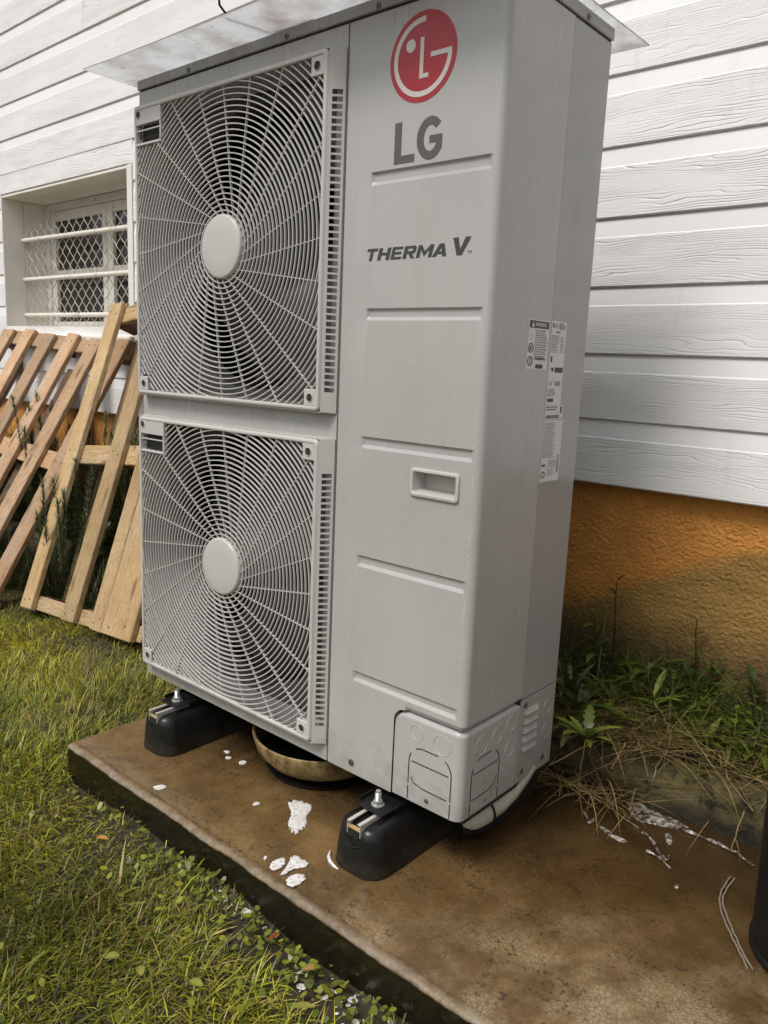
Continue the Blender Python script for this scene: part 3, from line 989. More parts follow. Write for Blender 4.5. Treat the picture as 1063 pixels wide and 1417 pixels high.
RIBS = [(1.0727, 1.0943), (0.8520, 0.8726), (0.6302, 0.6512), (0.4120, 0.4338), (0.1890, 0.2090)]
CVX, CVZ = 0.797, 0.170            # corner cover: left edge and top edge
HX0, HX1, HZ0, HZ1 = 0.8150, 0.9065, 0.5655, 0.6045
def front_panel():
    cr = 0.013
    cols = [(SEAM + 0.001, 0.012, 0), (SEAM + 0.001, 0.003, 0), (SEAM + 0.0018, 0.0008, 0), (SEAM + 0.004, 0.0, 0)]
    for x in (0.66, 0.692, 0.6945, 0.697, 0.74, CVX, 0.806, HX0, CVX + 0.024, CVX + 0.0275, 0.86, HX1, 0.926, 0.931, 0.935, W - cr - 0.0015, W - cr):
        cols.append((x, 0.0, 0))
    for k in range(1, 8):
        a = math.pi / 2 * k / 7
        cols.append((W - cr + cr * math.sin(a), cr - cr * math.cos(a), 1))
    for y in (cr + 0.0015, 0.05, 0.1, 0.15, 0.184, 0.1865):
        cols.append((W, y, 2))
    cols.append((W - 0.003, 0.1872, 2))
    rows = [0.0, 0.05, 0.10, CVZ, CVZ + 0.0035, CVZ + 0.007, CVZ + 0.0095]
    for zb, zt in RIBS:
        rows += [zb, zb + 0.0018, zb + 0.0062, zt - 0.0034, zt - 0.0008, zt]
    rows += [0.3, HZ0, HZ1, 0.75, 0.96, 1.18, 1.26, H - 0.0008]
    rows = sorted(rows)
    V, F = [], []
    nc = len(cols)
    def dep(x, z):
        kx = min(1, max(0, (x - 0.692) / 0.005)) * min(1, max(0, (0.935 - x) / 0.009))
        for zb, zt in RIBS:
            if zb <= z <= zt:
                kz = min(1, max(0, (z - zb) / 0.0062), max(0, (z - zb) / 0.0062)) if z < zb + 0.0062 else min(1, (zt - z) / 0.0034)
                return 0.0046 * kx * max(0, min(1, kz))
        return 0.0
    for z in rows:
        for (x, y, s) in cols:
            d = dep(x, z) if s == 0 else 0.0
            e = 0.0
            if z < CVZ + 0.009 and z > CVZ - 1e-6 and x >= CVX + 0.0272: e = (0.0062, 0.0032, 0.0009)[min(2, int((z - CVZ) / 0.0034))]
            V.append((x - (e if s == 2 else e * 0.7 if s == 1 else 0), y + d + (e if s == 0 else e * 0.7 if s == 1 else 0), z))
    for j in range(len(rows) - 1):
        zm = 0.5 * (rows[j] + rows[j + 1])
        for i in range(nc - 1):
            xm = 0.5 * (cols[i][0] + cols[i + 1][0])
            if zm < CVZ and (xm > CVX or cols[i][2] or cols[i + 1][2]): continue
            if cols[i][2] == 0 and HX0 < xm < HX1 and HZ0 < zm < HZ1: continue
            F.append((j * nc + i, j * nc + i + 1, (j + 1) * nc + i + 1, (j + 1) * nc + i))
    mb = MB()
    mb.v, mb.f = V, F
    # fillet in the top left corner of the cut-out
    r = 0.024
    arc = [(CVX + r - r * math.cos(a), 0.0, CVZ - r + r * math.sin(a)) for a in np.linspace(0, math.pi / 2, 9)]
    mb.add([(CVX, 0.0, CVZ)] + arc, [(0, k + 1, k + 2)[::-1] if False else (0, k + 2, k + 1)[::-1] for k in range(8)])
    return mb.build('front_panel', M['panel'], HP, smooth=15, solid=0.0012)
front_panel()

def flat_box(name, mat, parent, *b, bevel=0.0, smooth=None):
    mb = MB()
    for q in b: mb.box(*q)
    return mb.build(name, mat, parent, bevel=bevel, smooth=smooth)

# side, back and inner panels
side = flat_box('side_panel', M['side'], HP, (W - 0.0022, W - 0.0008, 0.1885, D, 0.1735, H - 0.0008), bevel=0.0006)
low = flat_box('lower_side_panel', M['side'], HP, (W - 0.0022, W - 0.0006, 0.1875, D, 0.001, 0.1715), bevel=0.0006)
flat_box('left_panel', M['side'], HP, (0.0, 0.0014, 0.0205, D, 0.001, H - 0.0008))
flat_box('rear_coil', M['fins'], HP, (0.002, W - 0.003, D - 0.03, D - 0.001, 0.004, H - 0.003))
flat_box('inner_lining', M['dark'], HP, (0.0016, 0.003, 0.021, D - 0.031, 0.004, H - 0.003),  # black colour stands in for the darkness inside the cabinet
         (SEAM - 0.004, SEAM - 0.0022, 0.016, D - 0.031, 0.004, H - 0.003))
flat_box('fan_deck', M['dark'], HP, (0.0032, SEAM - 0.0045, 0.105, D - 0.031, 0.655, 0.682))
flat_box('base_pan', M['slot'], HP, (0.003, W - 0.004, 0.0215, D - 0.002, -0.010, 0.0008))
flat_box('seam_backing', M['slot'], HP, (SEAM - 0.002, SEAM + 0.0022, 0.0125, 0.0145, 0.002, H - 0.004), (W - 0.016, W - 0.0035, 0.18, 0.2, 0.002, H - 0.004))

# bottom corner cover
def corner_cover():
    cr, in_ = 0.017, 0.0022
    x0 = CVX + 0.0014
    cols = [(x0, 0.006, 0, 0.0), (x0, 0.002 + in_, 0, 0.0)]
    r = 0.023
    for k in range(0, 9):
        a = math.pi / 2 * k / 8
        cols.append((x0 + 0.0006 + r * (1 - math.cos(a)), in_, 0, r - r * math.sin(a)))
    for x in (0.84, 0.87, 0.9, 0.92, 0.9305): cols.append((x, in_, 0, 0.0))
    for k in range(0, 9):
        a = math.pi / 2 * k / 8
        cols.append((W - in_ * 0.4 - cr + cr * math.sin(a), in_ + cr - cr * math.cos(a), 1, 0.0))
    for y in (in_ + cr + 0.002, 0.05, 0.09, 0.13, 0.17, 0.1855): cols.append((W - in_ * 0.4, y, 2, 0.0))
    cols.append((W - 0.004, 0.1863, 2, 0))
    rows = [0.0, 0.03, 0.08, 0.13, 0.1560, 0.1580, 0.1610, 0.1635, 0.1655, 0.1662]
    inn = [0.0, 0.0, 0.0, 0.0, 0.0, 0.0, 0.0010, 0.0030, 0.0065, 0.0120]
    nc = len(cols)
    V, F = [], []
    for z, q in zip(rows, inn):
        for (x, y, s, cut) in cols:
            zz = 0.001 + (z / rows[-1]) * (0.1662 - cut - 0.001)
            if s == 0: V.append((x, y + q, zz))
            elif s == 2: V.append((x - q, y, zz))
            else:
                V.append((x - q * 0.72, y + q * 0.72, zz))
    for j in range(len(rows) - 1):
        for i in range(nc - 1):
            F.append((j * nc + i, j * nc + i + 1, (j + 1) * nc + i + 1, (j + 1) * nc + i))
    mb = MB()
    mb.v, mb.f = V, F
    return mb.build('corner_cover', M['panel'], HP, smooth=32, solid=0.001)
cover = corner_cover()
flat_box('cover_backing', M['slot'], HP, (CVX - 0.002, 0.93, 0.013, 0.0145, 0.004, 0.178), (0.932, 0.9335, 0.0175, 0.186, 0.004, 0.178))

def polyline_groove(name, paths, parent, mat, rad, plane, off):
    """thin slots pressed into the cover; plane 'f' = front (x,z) or 's' = side (y,z)"""
    for p in paths:
        mb = MB()
        pts = [((a, off, b) if plane == 'f' else (off, a, b)) for (a, b) in p]
        mb.tube(pts, rad, 6)
        mb.build(name, mat, parent, smooth=60)
def arch(a0, a1, zt, zl, rr, n=6):
    pts = [(a0, zl)]
    for k in range(n + 1):
        t = math.pi - math.pi / 2 * k / n
        pts.append((a0 + rr + rr * math.cos(t), zt - rr + rr * math.sin(t)))
    mid = len(pts)
    for k in range(n + 1):
        t = math.pi / 2 - math.pi / 2 * k / n
        pts.append((a1 - rr + rr * math.cos(t), zt - rr + rr * math.sin(t)))
    pts.append((a1, zl))
    return pts, mid
fy = 0.0024
p1, mid = arch(0.8350, 0.9290, 0.1095, 0.035, 0.030)
polyline_groove('knockout_slot', [p1[:mid - 4], p1[mid - 3:mid + 1], p1[mid + 2:]], cover, M['slot'], 0.00125, 'f', fy)
polyline_groove('knockout_slot', [[(0.835, 0.029), (0.835, 0.004)], [(0.929, 0.030), (0.929, 0.003)], [(0.841, 0.0795), (0.923, 0.0795)],
                                  [(0.841, 0.048), (0.848, 0.039), (0.865, 0.0345), (0.921, 0.0335)]], cover, M['slot'], 0.00125, 'f', fy)
sx = W - 0.0009
p2, mid = arch(0.0345, 0.1235, 0.1055, 0.03, 0.030)
polyline_groove('knockout_slot', [p2[:mid - 4], p2[mid - 3:mid + 1], p2[mid + 2:]], cover, M['slot'], 0.0011, 's', sx)
polyline_groove('knockout_slot', [[(0.0345, 0.025), (0.0345, 0.003)], [(0.1235, 0.025), (0.1235, 0.004)], [(0.040, 0.079), (0.118, 0.079)],
                                  [(0.040, 0.030), (0.09, 0.030), (0.108, 0.036), (0.118, 0.05)]], cover, M['slot'], 0.0011, 's', sx)
def ring(name, c, r, axis, parent, mat, minor=0.0008):
    mb = MB()
    pts = []
    for k in range(33):
        a = 2 * math.pi * k / 32
        pts.append((c[0] + r * math.cos(a), c[1], c[2] + r * math.sin(a)) if axis == 'y' else (c[0], c[1] + r * math.cos(a), c[2] + r * math.sin(a)))
    mb.tube(pts, minor, 6, caps=False)
    return mb.build(name, mat, parent, smooth=60)
for (x, z, r) in ((0.850, 0.1370, 0.0145), (0.9065, 0.1325, 0.0185)):
    ring('knockout_disc', (x, 0.0024, z), r, 'y', cover, M['panel'])
for (y, z, r) in ((0.061, 0.1280, 0.0185), (0.112, 0.1300, 0.0155), (0.156, 0.1355, 0.0150), (0.156, 0.0860, 0.0150)):
    ring('knockout_disc', (sx, y, z), r, 'x', cover, M['panel'])
for (y, z, r) in ((0.292, 0.1285, 0.0140), (0.293, 0.0765, 0.0140)):
    ring('knockout_disc', (W - 0.0008, y, z), r, 'x', low, M['side'])
# louvres pressed in the lower side panel
for k in range(5):
    z = 0.063 + k * 0.0185
    mb = MB()
    y0, y1 = 0.203, 0.252
    mb.add([(W - 0.0007, y0, z), (W - 0.0007, y1, z), (W + 0.0048, y1 - 0.003, z + 0.0020), (W + 0.0048, y0 + 0.003, z + 0.0020),
            (W - 0.0007, y0, z + 0.0115), (W - 0.0007, y1, z + 0.0115)],
           [(0, 1, 2, 3), (3, 2, 5, 4), (0, 3, 4), (1, 5, 2)])
    mb.build('louvre', M['side'], low)

def screw(parent, p, axis, r=0.0058, cup=True):
    """pan screw in a shallow washer cup"""
    mb = MB()
    s = -1 if axis == 'y' else 1
    mb.lathe([(r, 0), (r * 0.98, s * 0.0016), (r * 0.6, s * 0.0026), (r * 0.34, s * 0.0027), (r * 0.30, s * 0.0008), (0.0001, s * 0.0008)], p, axis, 18)
    o = mb.build('screw', M['screw'], parent, smooth=40)
    if False:
        q = list(p)
        mb = MB()
        mb.lathe([(r * 1.95, s * 0.0001), (r * 1.8, s * 0.0007), (r * 1.55, s * 0.0007), (r * 1.05, s * 0.0002)], q, axis, 24)
        mb.build('washer', M['panel'], o, smooth=60)
    return o
screw(HP, (0.6965, 0.0, 0.0215), 'y', 0.0068)
screw(cover, (0.8785, 0.0022, 0.0160), 'y', 0.0042, cup=False)
screw(cover, (W - 0.0009, 0.0815, 0.016), 'x', 0.0022, cup=False)
for (y, z) in ((0.2035, 0.1585), (0.2065, 0.0225), (0.2855, 0.0235)):
    screw(low, (W - 0.0006, y, z), 'x', 0.0058)

# pull handle pocket
def rr_loop(x0, x1, z0, z1, r, y, n=5):
    pts = []
    for (cx, cz, a0) in ((x1 - r, z1 - r, 0), (x0 + r, z1 - r, 90), (x0 + r, z0 + r, 180), (x1 - r, z0 + r, 270)):
        for k in range(n + 1):
            a = math.radians(a0 + 90 * k / n)
            pts.append((cx + r * math.cos(a), y, cz + r * math.sin(a)))
    return pts
def loft(loops, cap_last=True, flip=False):
    mb = MB()
    n = len(loops[0])
    V = [p for l in loops for p in l]
    F = []
    for j in range(len(loops) - 1):
        for k in range(n):
            k2 = (k + 1) % n
            q = (j * n + k, j * n + k2, (j + 1) * n + k2, (j + 1) * n + k)
            F.append(q[::-1] if flip else q)
    if cap_last:
        q = tuple((len(loops) - 1) * n + k for k in range(n))
        F.append(q[::-1] if flip else q)
    mb.add(V, F)
    return mb
hm = loft([rr_loop(0.8100, 0.9115, 0.5605, 0.6095, 0.007, 0.0002), rr_loop(0.8102, 0.9113, 0.5607, 0.6093, 0.007, -0.0035),
           rr_loop(0.8120, 0.9095, 0.5625, 0.6075, 0.006, -0.0048), rr_loop(0.8155, 0.9060, 0.5660, 0.6040, 0.005, -0.0044),
           rr_loop(0.8170, 0.9045, 0.5675, 0.6025, 0.005, -0.0020), rr_loop(0.8185, 0.9030, 0.5720, 0.6020, 0.005, 0.0300)])
hm.build('handle_pocket', M['plastic'], HP, smooth=45)

# lid with screws
lid = flat_box('lid', M['lid'], HP, (-0.002, W + 0.0025, -0.0042, D + 0.002, H + 0.0025, H + 0.0222), bevel=0.0018)
flat_box('lid_shadow_gap', M['slot'], HP, (0.002, W - 0.0025, 0.001, D - 0.001, H - 0.0008, H + 0.003))
for x in (0.1855, 0.4795, 0.6985):
    screw(lid, (x, -0.0042, 1.3470), 'y', 0.0052, cup=False)
for y in (0.134, 0.2245):
    screw(lid, (W + 0.0025, y, 1.3470), 'x', 0.0052, cup=False)
# fan grilles
def clip_square(x, z, box):
    return box[0] <= x <= box[1] and box[2] <= z <= box[3]
def grille(idx, z0, z1):
    x0, x1 = 0.0196, 0.6064
    yf, yb = -0.0270, -0.0012
    cx, cz = FANS[idx]
    g = MB()
    # front rim
    rw = 0.0075
    rim_o = [(x0, z0), (x1, z0), (x1, z1), (x0, z1)]
    loops = []
    def L(ins, y, r):
        return rr_loop(x0 + ins, x1 - ins, z0 + ins, z1 - ins, r, y, 4)
    mb = loft([L(-0.0015, yf + 0.0055, 0.010), L(0.0002, yf + 0.0012, 0.009), L(0.0018, yf, 0.008), L(rw - 0.0008, yf, 0.004), L(rw, yf + 0.001, 0.004), L(rw + 0.0003, yf + 0.011, 0.004)], cap_last=False)
    top = 'upper' if idx == 0 else 'lower'
    G = mb.build('fan_grille', M['plastic'], HP, smooth=50)
    G['label'] = ('%s wire fan guard with round hub plate' % top)
    # side walls with rows of slots, spreading towards the panel on the right
    exl, exr, exv = 0.006, 0.0200, 0.0015
    def corner(name, q):
        xx = (x0 - exl * q - 0.0015) if 'l' in name else (x1 + exr * q + 0.0015)
        zz = (z0 - exv * q - 0.0015) if 'b' in name else (z1 + exv * q + 0.0015)
        return Vector((xx, yf + 0.0045 + (yb - yf - 0.0045) * q, zz))
    def wall(c0, c1, n_slot, s0, s1, qa, qb, duty):
        V, F = [], []
        ts = [0.0, 0.012, 0.988, 1.0, s0, s1]
        for k in range(n_slot):
            ts += [s0 + (s1 - s0) * k / n_slot, s0 + (s1 - s0) * (k + duty) / n_slot]
        ts = sorted(set(round(t, 6) for t in ts))
        qs = [0.0, qa, qb, 0.93, 1.0]
        for t in ts:
            for q in qs:
                p = corner(c0, q).lerp(corner(c1, q), t)
                V.append(p)
        m = len(qs)
        for i in range(len(ts) - 1):
            tm = 0.5 * (ts[i] + ts[i + 1])
            u = (tm - s0) / (s1 - s0) * n_slot
            for j in range(m - 1):
                if j == 1 and 0 < u < n_slot and (u % 1.0) < duty: continue
                F.append((i * m + j, (i + 1) * m + j, (i + 1) * m + j + 1, i * m + j + 1))
        w_ = MB()
        w_.add(V, F)
        return w_.build('side_wall', M['plastic'], G, solid=0.0016)
    wall('rb', 'rt', 44, 0.060, 0.900, 0.22, 0.84, 0.70)
    wall('lt', 'lb', 44, 0.10, 0.93, 0.22, 0.84, 0.70)
    wall('rt', 'lt', 44, 0.12, 0.84, 0.55, 0.80, 0.55)
    wall('lb', 'rb', 44, 0.10, 0.92, 0.55, 0.80, 0.55)
    # corner bosses and the top-left handle plate
    bx0, bx1, bz0, bz1 = x0 + rw, x1 - rw, z0 + rw, z1 - rw
    hx1, hz0 = 0.1180, z1 - 0.0790
    for (ax, az, sx_, sz_) in ((bx1, bz1, -1, -1), (bx1, bz0, -1, 1), (bx0, bz0, 1, 1)):
        s = 0.031
        xa, xb = sorted((ax, ax + sx_ * s))
        za, zb = sorted((az, az + sz_ * s))
        b_ = MB()
        b_.box(xa, xb, yf + 0.0006, yf + 0.012, za, zb)
        bo = b_.build('corner_boss', M['plastic'], G, bevel=0.0015)
        h_ = MB()
        h_.lathe([(0.0088, 0.0), (0.0086, -0.0011), (0.0076, -0.0011), (0.0072, -0.0002), (0.0001, -0.0002)], ((xa + xb) / 2 + 0.0, yf + 0.0006, (za + zb) / 2), 'y', 24)
        ho = h_.build('boss_rim', M['plastic'], bo, smooth=50)
        h_ = MB()
        h_.lathe([(0.0073, 0.0), (0.0001, 0.0)], ((xa + xb) / 2, yf + 0.0001, (za + zb) / 2), 'y', 20)
        h_.build('boss_hole', M['slot'], bo)
    # plate built around the pocket
    px0, px1, pz0, pz1 = bx0 + 0.0005, hx1 - 0.0045, hz0 + 0.005, z1 - 0.0375
    b_ = MB()
    b_.box(bx0, hx1, yf + 0.0006, yf + 0.010, pz1, bz1)
    b_.box(bx0, hx1, yf + 0.0006, yf + 0.012, hz0, pz0)
    b_.box(px1, hx1, yf + 0.0008, yf + 0.012, pz0 + 0.0002, pz1 - 0.0002)
    pl = b_.build('handle_plate', M['plastic'], G, bevel=0.0012)
    b_ = MB()
    b_.box(bx0 + 0.0003, px1 - 0.0002, yf + 0.017, yf + 0.019, pz0 + 0.0004, pz1 - 0.0004)
    b_.build('pocket_back', M['slot'], pl)
    b_ = MB()
    b_.box(bx0 + 0.0003, px1 - 0.0002, yf + 0.002, yf + 0.006, pz1 - 0.0125, pz1 - 0.0100)
    b_.build('pocket_lip', M['plastic'], pl)
    b_ = MB()
    b_.lathe([(0.0088, 0.0), (0.0086, -0.0012), (0.0074, -0.0012), (0.0070, -0.0003), (0.0001, -0.0003)], (x0 + 0.0165, yf + 0.0006, z1 - 0.0165), 'y', 24)
    b_.build('boss_rim', M['plastic'], pl, smooth=50)
    b_ = MB()
    b_.lathe([(0.0072, 0.0), (0.0001, 0.0)], (x0 + 0.0165, yf + 0.0001, z1 - 0.0165), 'y', 20)
    b_.build('boss_hole', M['slot'], pl)
    # rings
    def inside(x, z):
        if not (bx0 - 0.002 <= x <= bx1 + 0.002 and bz0 - 0.002 <= z <= bz1 + 0.002): return False
        if x < hx1 - 0.001 and z > hz0 + 0.001: return False
        if x > bx1 - 0.0305 and (z > bz1 - 0.0305 or z < bz0 + 0.0305): return False
        if x < bx0 + 0.0305 and z < bz0 + 0.0305: return False
        return True
    rg = MB()
    th, dp = 0.00128, 0.0036
    r = 0.0690
    while r < 0.43:
        n = int(max(90, r * 900))
        flags = [inside(cx + r * math.cos(2 * math.pi * k / n), cz + r * math.sin(2 * math.pi * k / n)) for k in range(n)]
        if all(flags):
            runs = [list(range(n)) + [0]]
        else:
            runs, cur = [], []
            st = flags.index(False)
            for k in range(st, st + n + 1):
                if flags[k % n]: cur.append(k)
                elif cur:
                    runs.append(cur); cur = []
        y0 = yf + 0.0022 + (0.001 if r > 0.3 else 0)
        for run in runs:
            if len(run) < 2: continue
            V, F = [], []
            for k in run:
                a = 2 * math.pi * k / n
                c, s = math.cos(a), math.sin(a)
                for rr, y in ((r - th, y0 + dp), (r - th * 0.7, y0), (r + th * 0.7, y0), (r + th, y0 + dp)):
                    V.append((cx + rr * c, y, cz + rr * s))
            for j in range(len(run) - 1):
                for q in range(3):
                    F.append((j * 4 + q, j * 4 + q + 1, (j + 1) * 4 + q + 1, (j + 1) * 4 + q))
                F.append((j * 4 + 3, j * 4, (j + 1) * 4, (j + 1) * 4 + 3))
            rg.add(V, F)
        r += 0.01045
    ro = rg.build('guard_rings', M['plastic'], G)
    ro['kind'] = 'stuff'
    # spokes: flat fins set tangentially to the hub
    for k in range(24):
        a = math.radians(15 * k)
        # end point where the ray from the hub centre leaves the rim
        c, s = math.cos(a), math.sin(a)
        t = 0.0
        while inside(cx + c * t, cz + s * t) and t < 0.5: t += 0.002
        p1 = Vector((cx + c * t, 0, cz + s * t))
        a0 = a - math.radians(33)
        p0 = Vector((cx + 0.060 * math.cos(a0), 0, cz + 0.060 * math.sin(a0)))
        d = (p1 - p0).normalized()
        nrm = Vector((-d.z, 0, d.x)) * 0.00085
        y0, y1 = yf + 0.0030, yf + 0.0078
        s_ = MB()
        s_.hexa([p0 - nrm * 1.1 + Vector((0, y1, 0)), p1 - nrm * 1.1 + Vector((0, y1, 0)), p1 + nrm * 1.1 + Vector((0, y1, 0)), p0 + nrm * 1.1 + Vector((0, y1, 0)),
                 p0 - nrm * 0.7 + Vector((0, y0, 0)), p1 - nrm * 0.7 + Vector((0, y0, 0)), p1 + nrm * 0.7 + Vector((0, y0, 0)), p0 + nrm * 0.7 + Vector((0, y0, 0))])
        s_.build('spoke', M['plastic'], G)
    h_ = MB()
    h_.lathe([(0.062, 0.013), (0.0615, -0.001), (0.0595, -0.0035), (0.057, -0.0042), (0.03, -0.0048), (0.0001, -0.0050)], (cx, yf + 0.0015, cz), 'y', 64)
    h_.build('hub_plate', M['plastic'], G, smooth=45)
grille(0, 0.6897, 1.2960)
grille(1, 0.0395, 0.6362)

# axial fans behind the guards
for idx, (cx, cz) in enumerate(FANS):
    hb_ = MB()
    hb_.lathe([(0.075, 0.10), (0.075, 0.04), (0.068, 0.03), (0.0001, 0.028)], (cx, 0.055, cz), 'y', 40)
    F_ = hb_.build('fan', M['fan'], HP, smooth=40)
    for b in range(3):
        a0 = math.radians(120 * b + (50 if idx == 0 else 15))
        V, Fc = [], []
        nr, na = 8, 10
        for i in range(nr + 1):
            rr = 0.07 + (0.258 - 0.07) * i / nr
            sweep = math.radians(78 + 22 * i / nr)
            lead = math.radians(-26) * (i / nr) ** 1.5
            for j in range(na + 1):
                t = j / na
                a = a0 + lead + sweep * t
                V.append((cx + rr * math.cos(a), 0.088 + 0.085 * t + 0.01 * math.sin(t * 3.1), cz + rr * math.sin(a)))
        m = na + 1
        for i in range(nr):
            for j in range(na):
                Fc.append((i * m + j, i * m + j + 1, (i + 1) * m + j + 1, (i + 1) * m + j))
        mb = MB()
        mb.add(V, Fc)
        mb.build('blade', M['fan'], F_, smooth=60, solid=0.004)

# logo, lettering
def arc_strip(cx, cz, r0, r1, a0, a1, y, n=48):
    V, F = [], []
    for k in range(n + 1):
        a = math.radians(a0 + (a1 - a0) * k / n)
        for r in (r0, r1):
            V.append((cx + r * math.cos(a), y, cz + r * math.sin(a)))
    for k in range(n):
        F.append((2 * k, 2 * k + 1, 2 * k + 3, 2 * k + 2))
    return V, F
LX, LZ, LR = 0.7920, 1.2535, 0.0662
mb = MB()
mb.lathe([(LR, 0.0), (LR, -0.0004), (0.0001, -0.0004)], (LX, -0.0001, LZ), 'y', 96)
logo = mb.build('round_logo', M['red'], HP)
ye = -0.0009
def mark(name, shapes, mat, parent, solid=0.0):
    mb = MB()
    for v, f in shapes: mb.add(v, f)
    return mb.build(name, mat, parent)
def quad(x0, x1, z0, z1, y): return [(x0, y, z0), (x1, y, z0), (x1, y, z1), (x0, y, z1)], [(0, 1, 2, 3)]
R_ = LR
V, F = arc_strip(LX, LZ, R_ * 0.755, R_ * 0.875, 86, 356.5, ye, 72)
mark('logo_arc', [(V, F)], M['white_print'], logo)
mark('logo_bar', [quad(LX + 0.25 * R_, LX + 0.872 * R_, LZ - 0.055 * R_, LZ + 0.055 * R_, ye - 0.0003)], M['white_print'], logo)
mark('logo_letter', [([(LX - 0.075 * R_, ye, LZ - 0.47 * R_), (LX + 0.20 * R_, ye, LZ - 0.47 * R_), (LX + 0.20 * R_, ye, LZ - 0.375 * R_), (LX + 0.035 * R_, ye, LZ - 0.375 * R_), (LX + 0.035 * R_, ye, LZ + 0.43 * R_), (LX - 0.075 * R_, ye, LZ + 0.43 * R_)], [(0, 1, 2, 3, 4, 5)])], M['white_print'], logo)
mb = MB()
mb.lathe([(0.145 * R_, 0.0), (0.0001, 0.0)], (LX - 0.365 * R_, ye, LZ + 0.30 * R_), 'y', 32)
mb.build('logo_dot', M['white_print'], logo)
# L and G
yl = -0.0006
mark('letter', [([(0.7415, yl, 1.1005), (0.7840, yl, 1.1005), (0.7840, yl, 1.1125), (0.7560, yl, 1.1125), (0.7560, yl, 1.1635), (0.7415, yl, 1.1635)], [(0, 1, 2, 3, 4, 5)])], M['letter'], HP)
def letter_g(x0, x1, z0, z1, y, tw):
    cx, cz = (x0 + x1) / 2 + 0.002, (z0 + z1) / 2
    rx, rz = (x1 - x0) / 2 + 0.0015, (z1 - z0) / 2
    V, F = [], []
    n = 40
    for k in range(n + 1):
        a = math.radians(42 + (333 - 42) * k / n)
        c, s = math.cos(a), math.sin(a)
        V.append((cx + (rx - tw) * c, y, cz + (rz - tw * 0.92) * s))
        V.append((cx + rx * c, y, cz + rz * s))
    for k in range(n):
        F.append((2 * k, 2 * k + 1, 2 * k + 3, 2 * k + 2))
    e0, e1 = V[-2], V[-1]
    xr = x1
    V2 = [e0, e1, (xr, y, e1[2] + 0.001), (xr, y, cz + 0.0035), (cx - 0.0015, y, cz + 0.0035), (cx - 0.0015, y, cz - 0.0075), (xr - tw, y, cz - 0.0075), (xr - tw, y, e0[2] + 0.001)]
    return [(V, F), (V2, [(0, 1, 2, 7), (7, 2, 3, 6), (6, 3, 4, 5)])]
mark('letter', letter_g(0.7875, 0.8385, 1.1000, 1.1640, yl, 0.0138), M['letter'], HP)

def text_part(name, s, size, x, z, plane, off, mat, parent, width=None, height=None, shear=0.0, bold=0.0, sp=1.0, flip=1):
    cu = bpy.data.curves.new('txt', 'FONT')
    cu.body = s
    cu.size = size
    cu.shear = shear
    cu.offset = bold
    cu.space_character = sp
    cu.fill_mode = 'FRONT'
    to = bpy.data.objects.new('txt', cu)
    COL.objects.link(to)
    bpy.context.view_layer.update()
    me = bpy.data.meshes.new_from_object(to.evaluated_get(bpy.context.evaluated_depsgraph_get()))
    bpy.data.objects.remove(to)
    n = len(me.vertices)
    co = np.zeros(n * 3, dtype=np.float32)
    me.vertices.foreach_get('co', co)
    co = co.reshape(-1, 3)
    a, b = co[:, 0] - co[:, 0].min(), co[:, 1] - co[:, 1].min()
    if width: a = a * width / a.max()
    if height: b = b * height / b.max()
    o = root_loc(parent)
    if plane == 'f':
        V = np.stack([x + a - o[0], np.full(n, off) - o[1], z + b - o[2]], 1)
    else:
        V = np.stack([np.full(n, off) - o[0], x + a - o[1], z + b - o[2]], 1)
    me.vertices.foreach_set('co', V.astype(np.float32).ravel())
    me.update()
    me.materials.clear()
    return finish(name, me, mat, parent)
GLY = {
 'T': [[(0, .78), (1, .78), (1, 1), (0, 1)], [(.36, 0), (.64, 0), (.64, .78), (.36, .78)]],
 'H': [[(0, 0), (.29, 0), (.29, 1), (0, 1)], [(.71, 0), (1, 0), (1, 1), (.71, 1)], [(.29, .39), (.71, .39), (.71, .61), (.29, .61)]],
 'E': [[(0, 0), (.29, 0), (.29, 1), (0, 1)], [(.29, .8), (1, .8), (1, 1), (.29, 1)], [(.29, .4), (.92, .4), (.92, .6), (.29, .6)], [(.29, 0), (1, 0), (1, .2), (.29, .2)]],
 'R': [[(0, 0), (.29, 0), (.29, 1), (0, 1)], [(.29, .8), (.72, .8), (.85, 1), (.29, 1)], [(.72, .8), (.72, .58), (1, .52), (1, .88), (.85, 1)], [(.29, .38), (.85, .38), (1, .52), (.72, .58), (.29, .58)], [(.42, .38), (.68, 0), (1, 0), (.72, .38)]],
 'M': [[(0, 0), (.22, 0), (.22, 1), (0, 1)], [(.78, 0), (1, 0), (1, 1), (.78, 1)], [(.22, .62), (.5, .10), (.5, .50), (.22, 1)], [(.5, .10), (.78, .62), (.78, 1), (.5, .50)]],
 'A': [[(0, 0), (.28, 0), (.5, .70), (.5, 1), (.34, 1)], [(.72, 0), (1, 0), (.66, 1), (.5, 1), (.5, .70)], [(.345, .2), (.655, .2), (.60, .38), (.40, .38)]],
 'V': [[(0, 1), (.36, 0), (.5, 0), (.5, .32), (.30, 1)], [(.5, 0), (.64, 0), (1, 1), (.70, 1), (.5, .32)]],
}
def glyph(ch, x, z, wd, ht, shear):
    mb = MB()
    for poly in GLY[ch]:
        a = sum(p[0] * q[1] - q[0] * p[1] for p, q in zip(poly, poly[1:] + poly[:1]))
        pl = poly if a > 0 else poly[::-1]
        mb.add([(x + u * wd + v * ht * shear, yl, z + v * ht) for (u, v) in pl], [tuple(range(len(pl)))])
    mb.build('letter', M['letter_dark'], HP)
gx_ = 0.6858
for ch, wd in (('T', 0.0235), ('H', 0.0262), ('E', 0.0228), ('R', 0.0252), ('M', 0.0318), ('A', 0.0285)):
    glyph(ch, gx_, 0.9512, wd, 0.0196, 0.28)
    gx_ += wd + (0.0034 if ch not in 'M' else 0.0012)
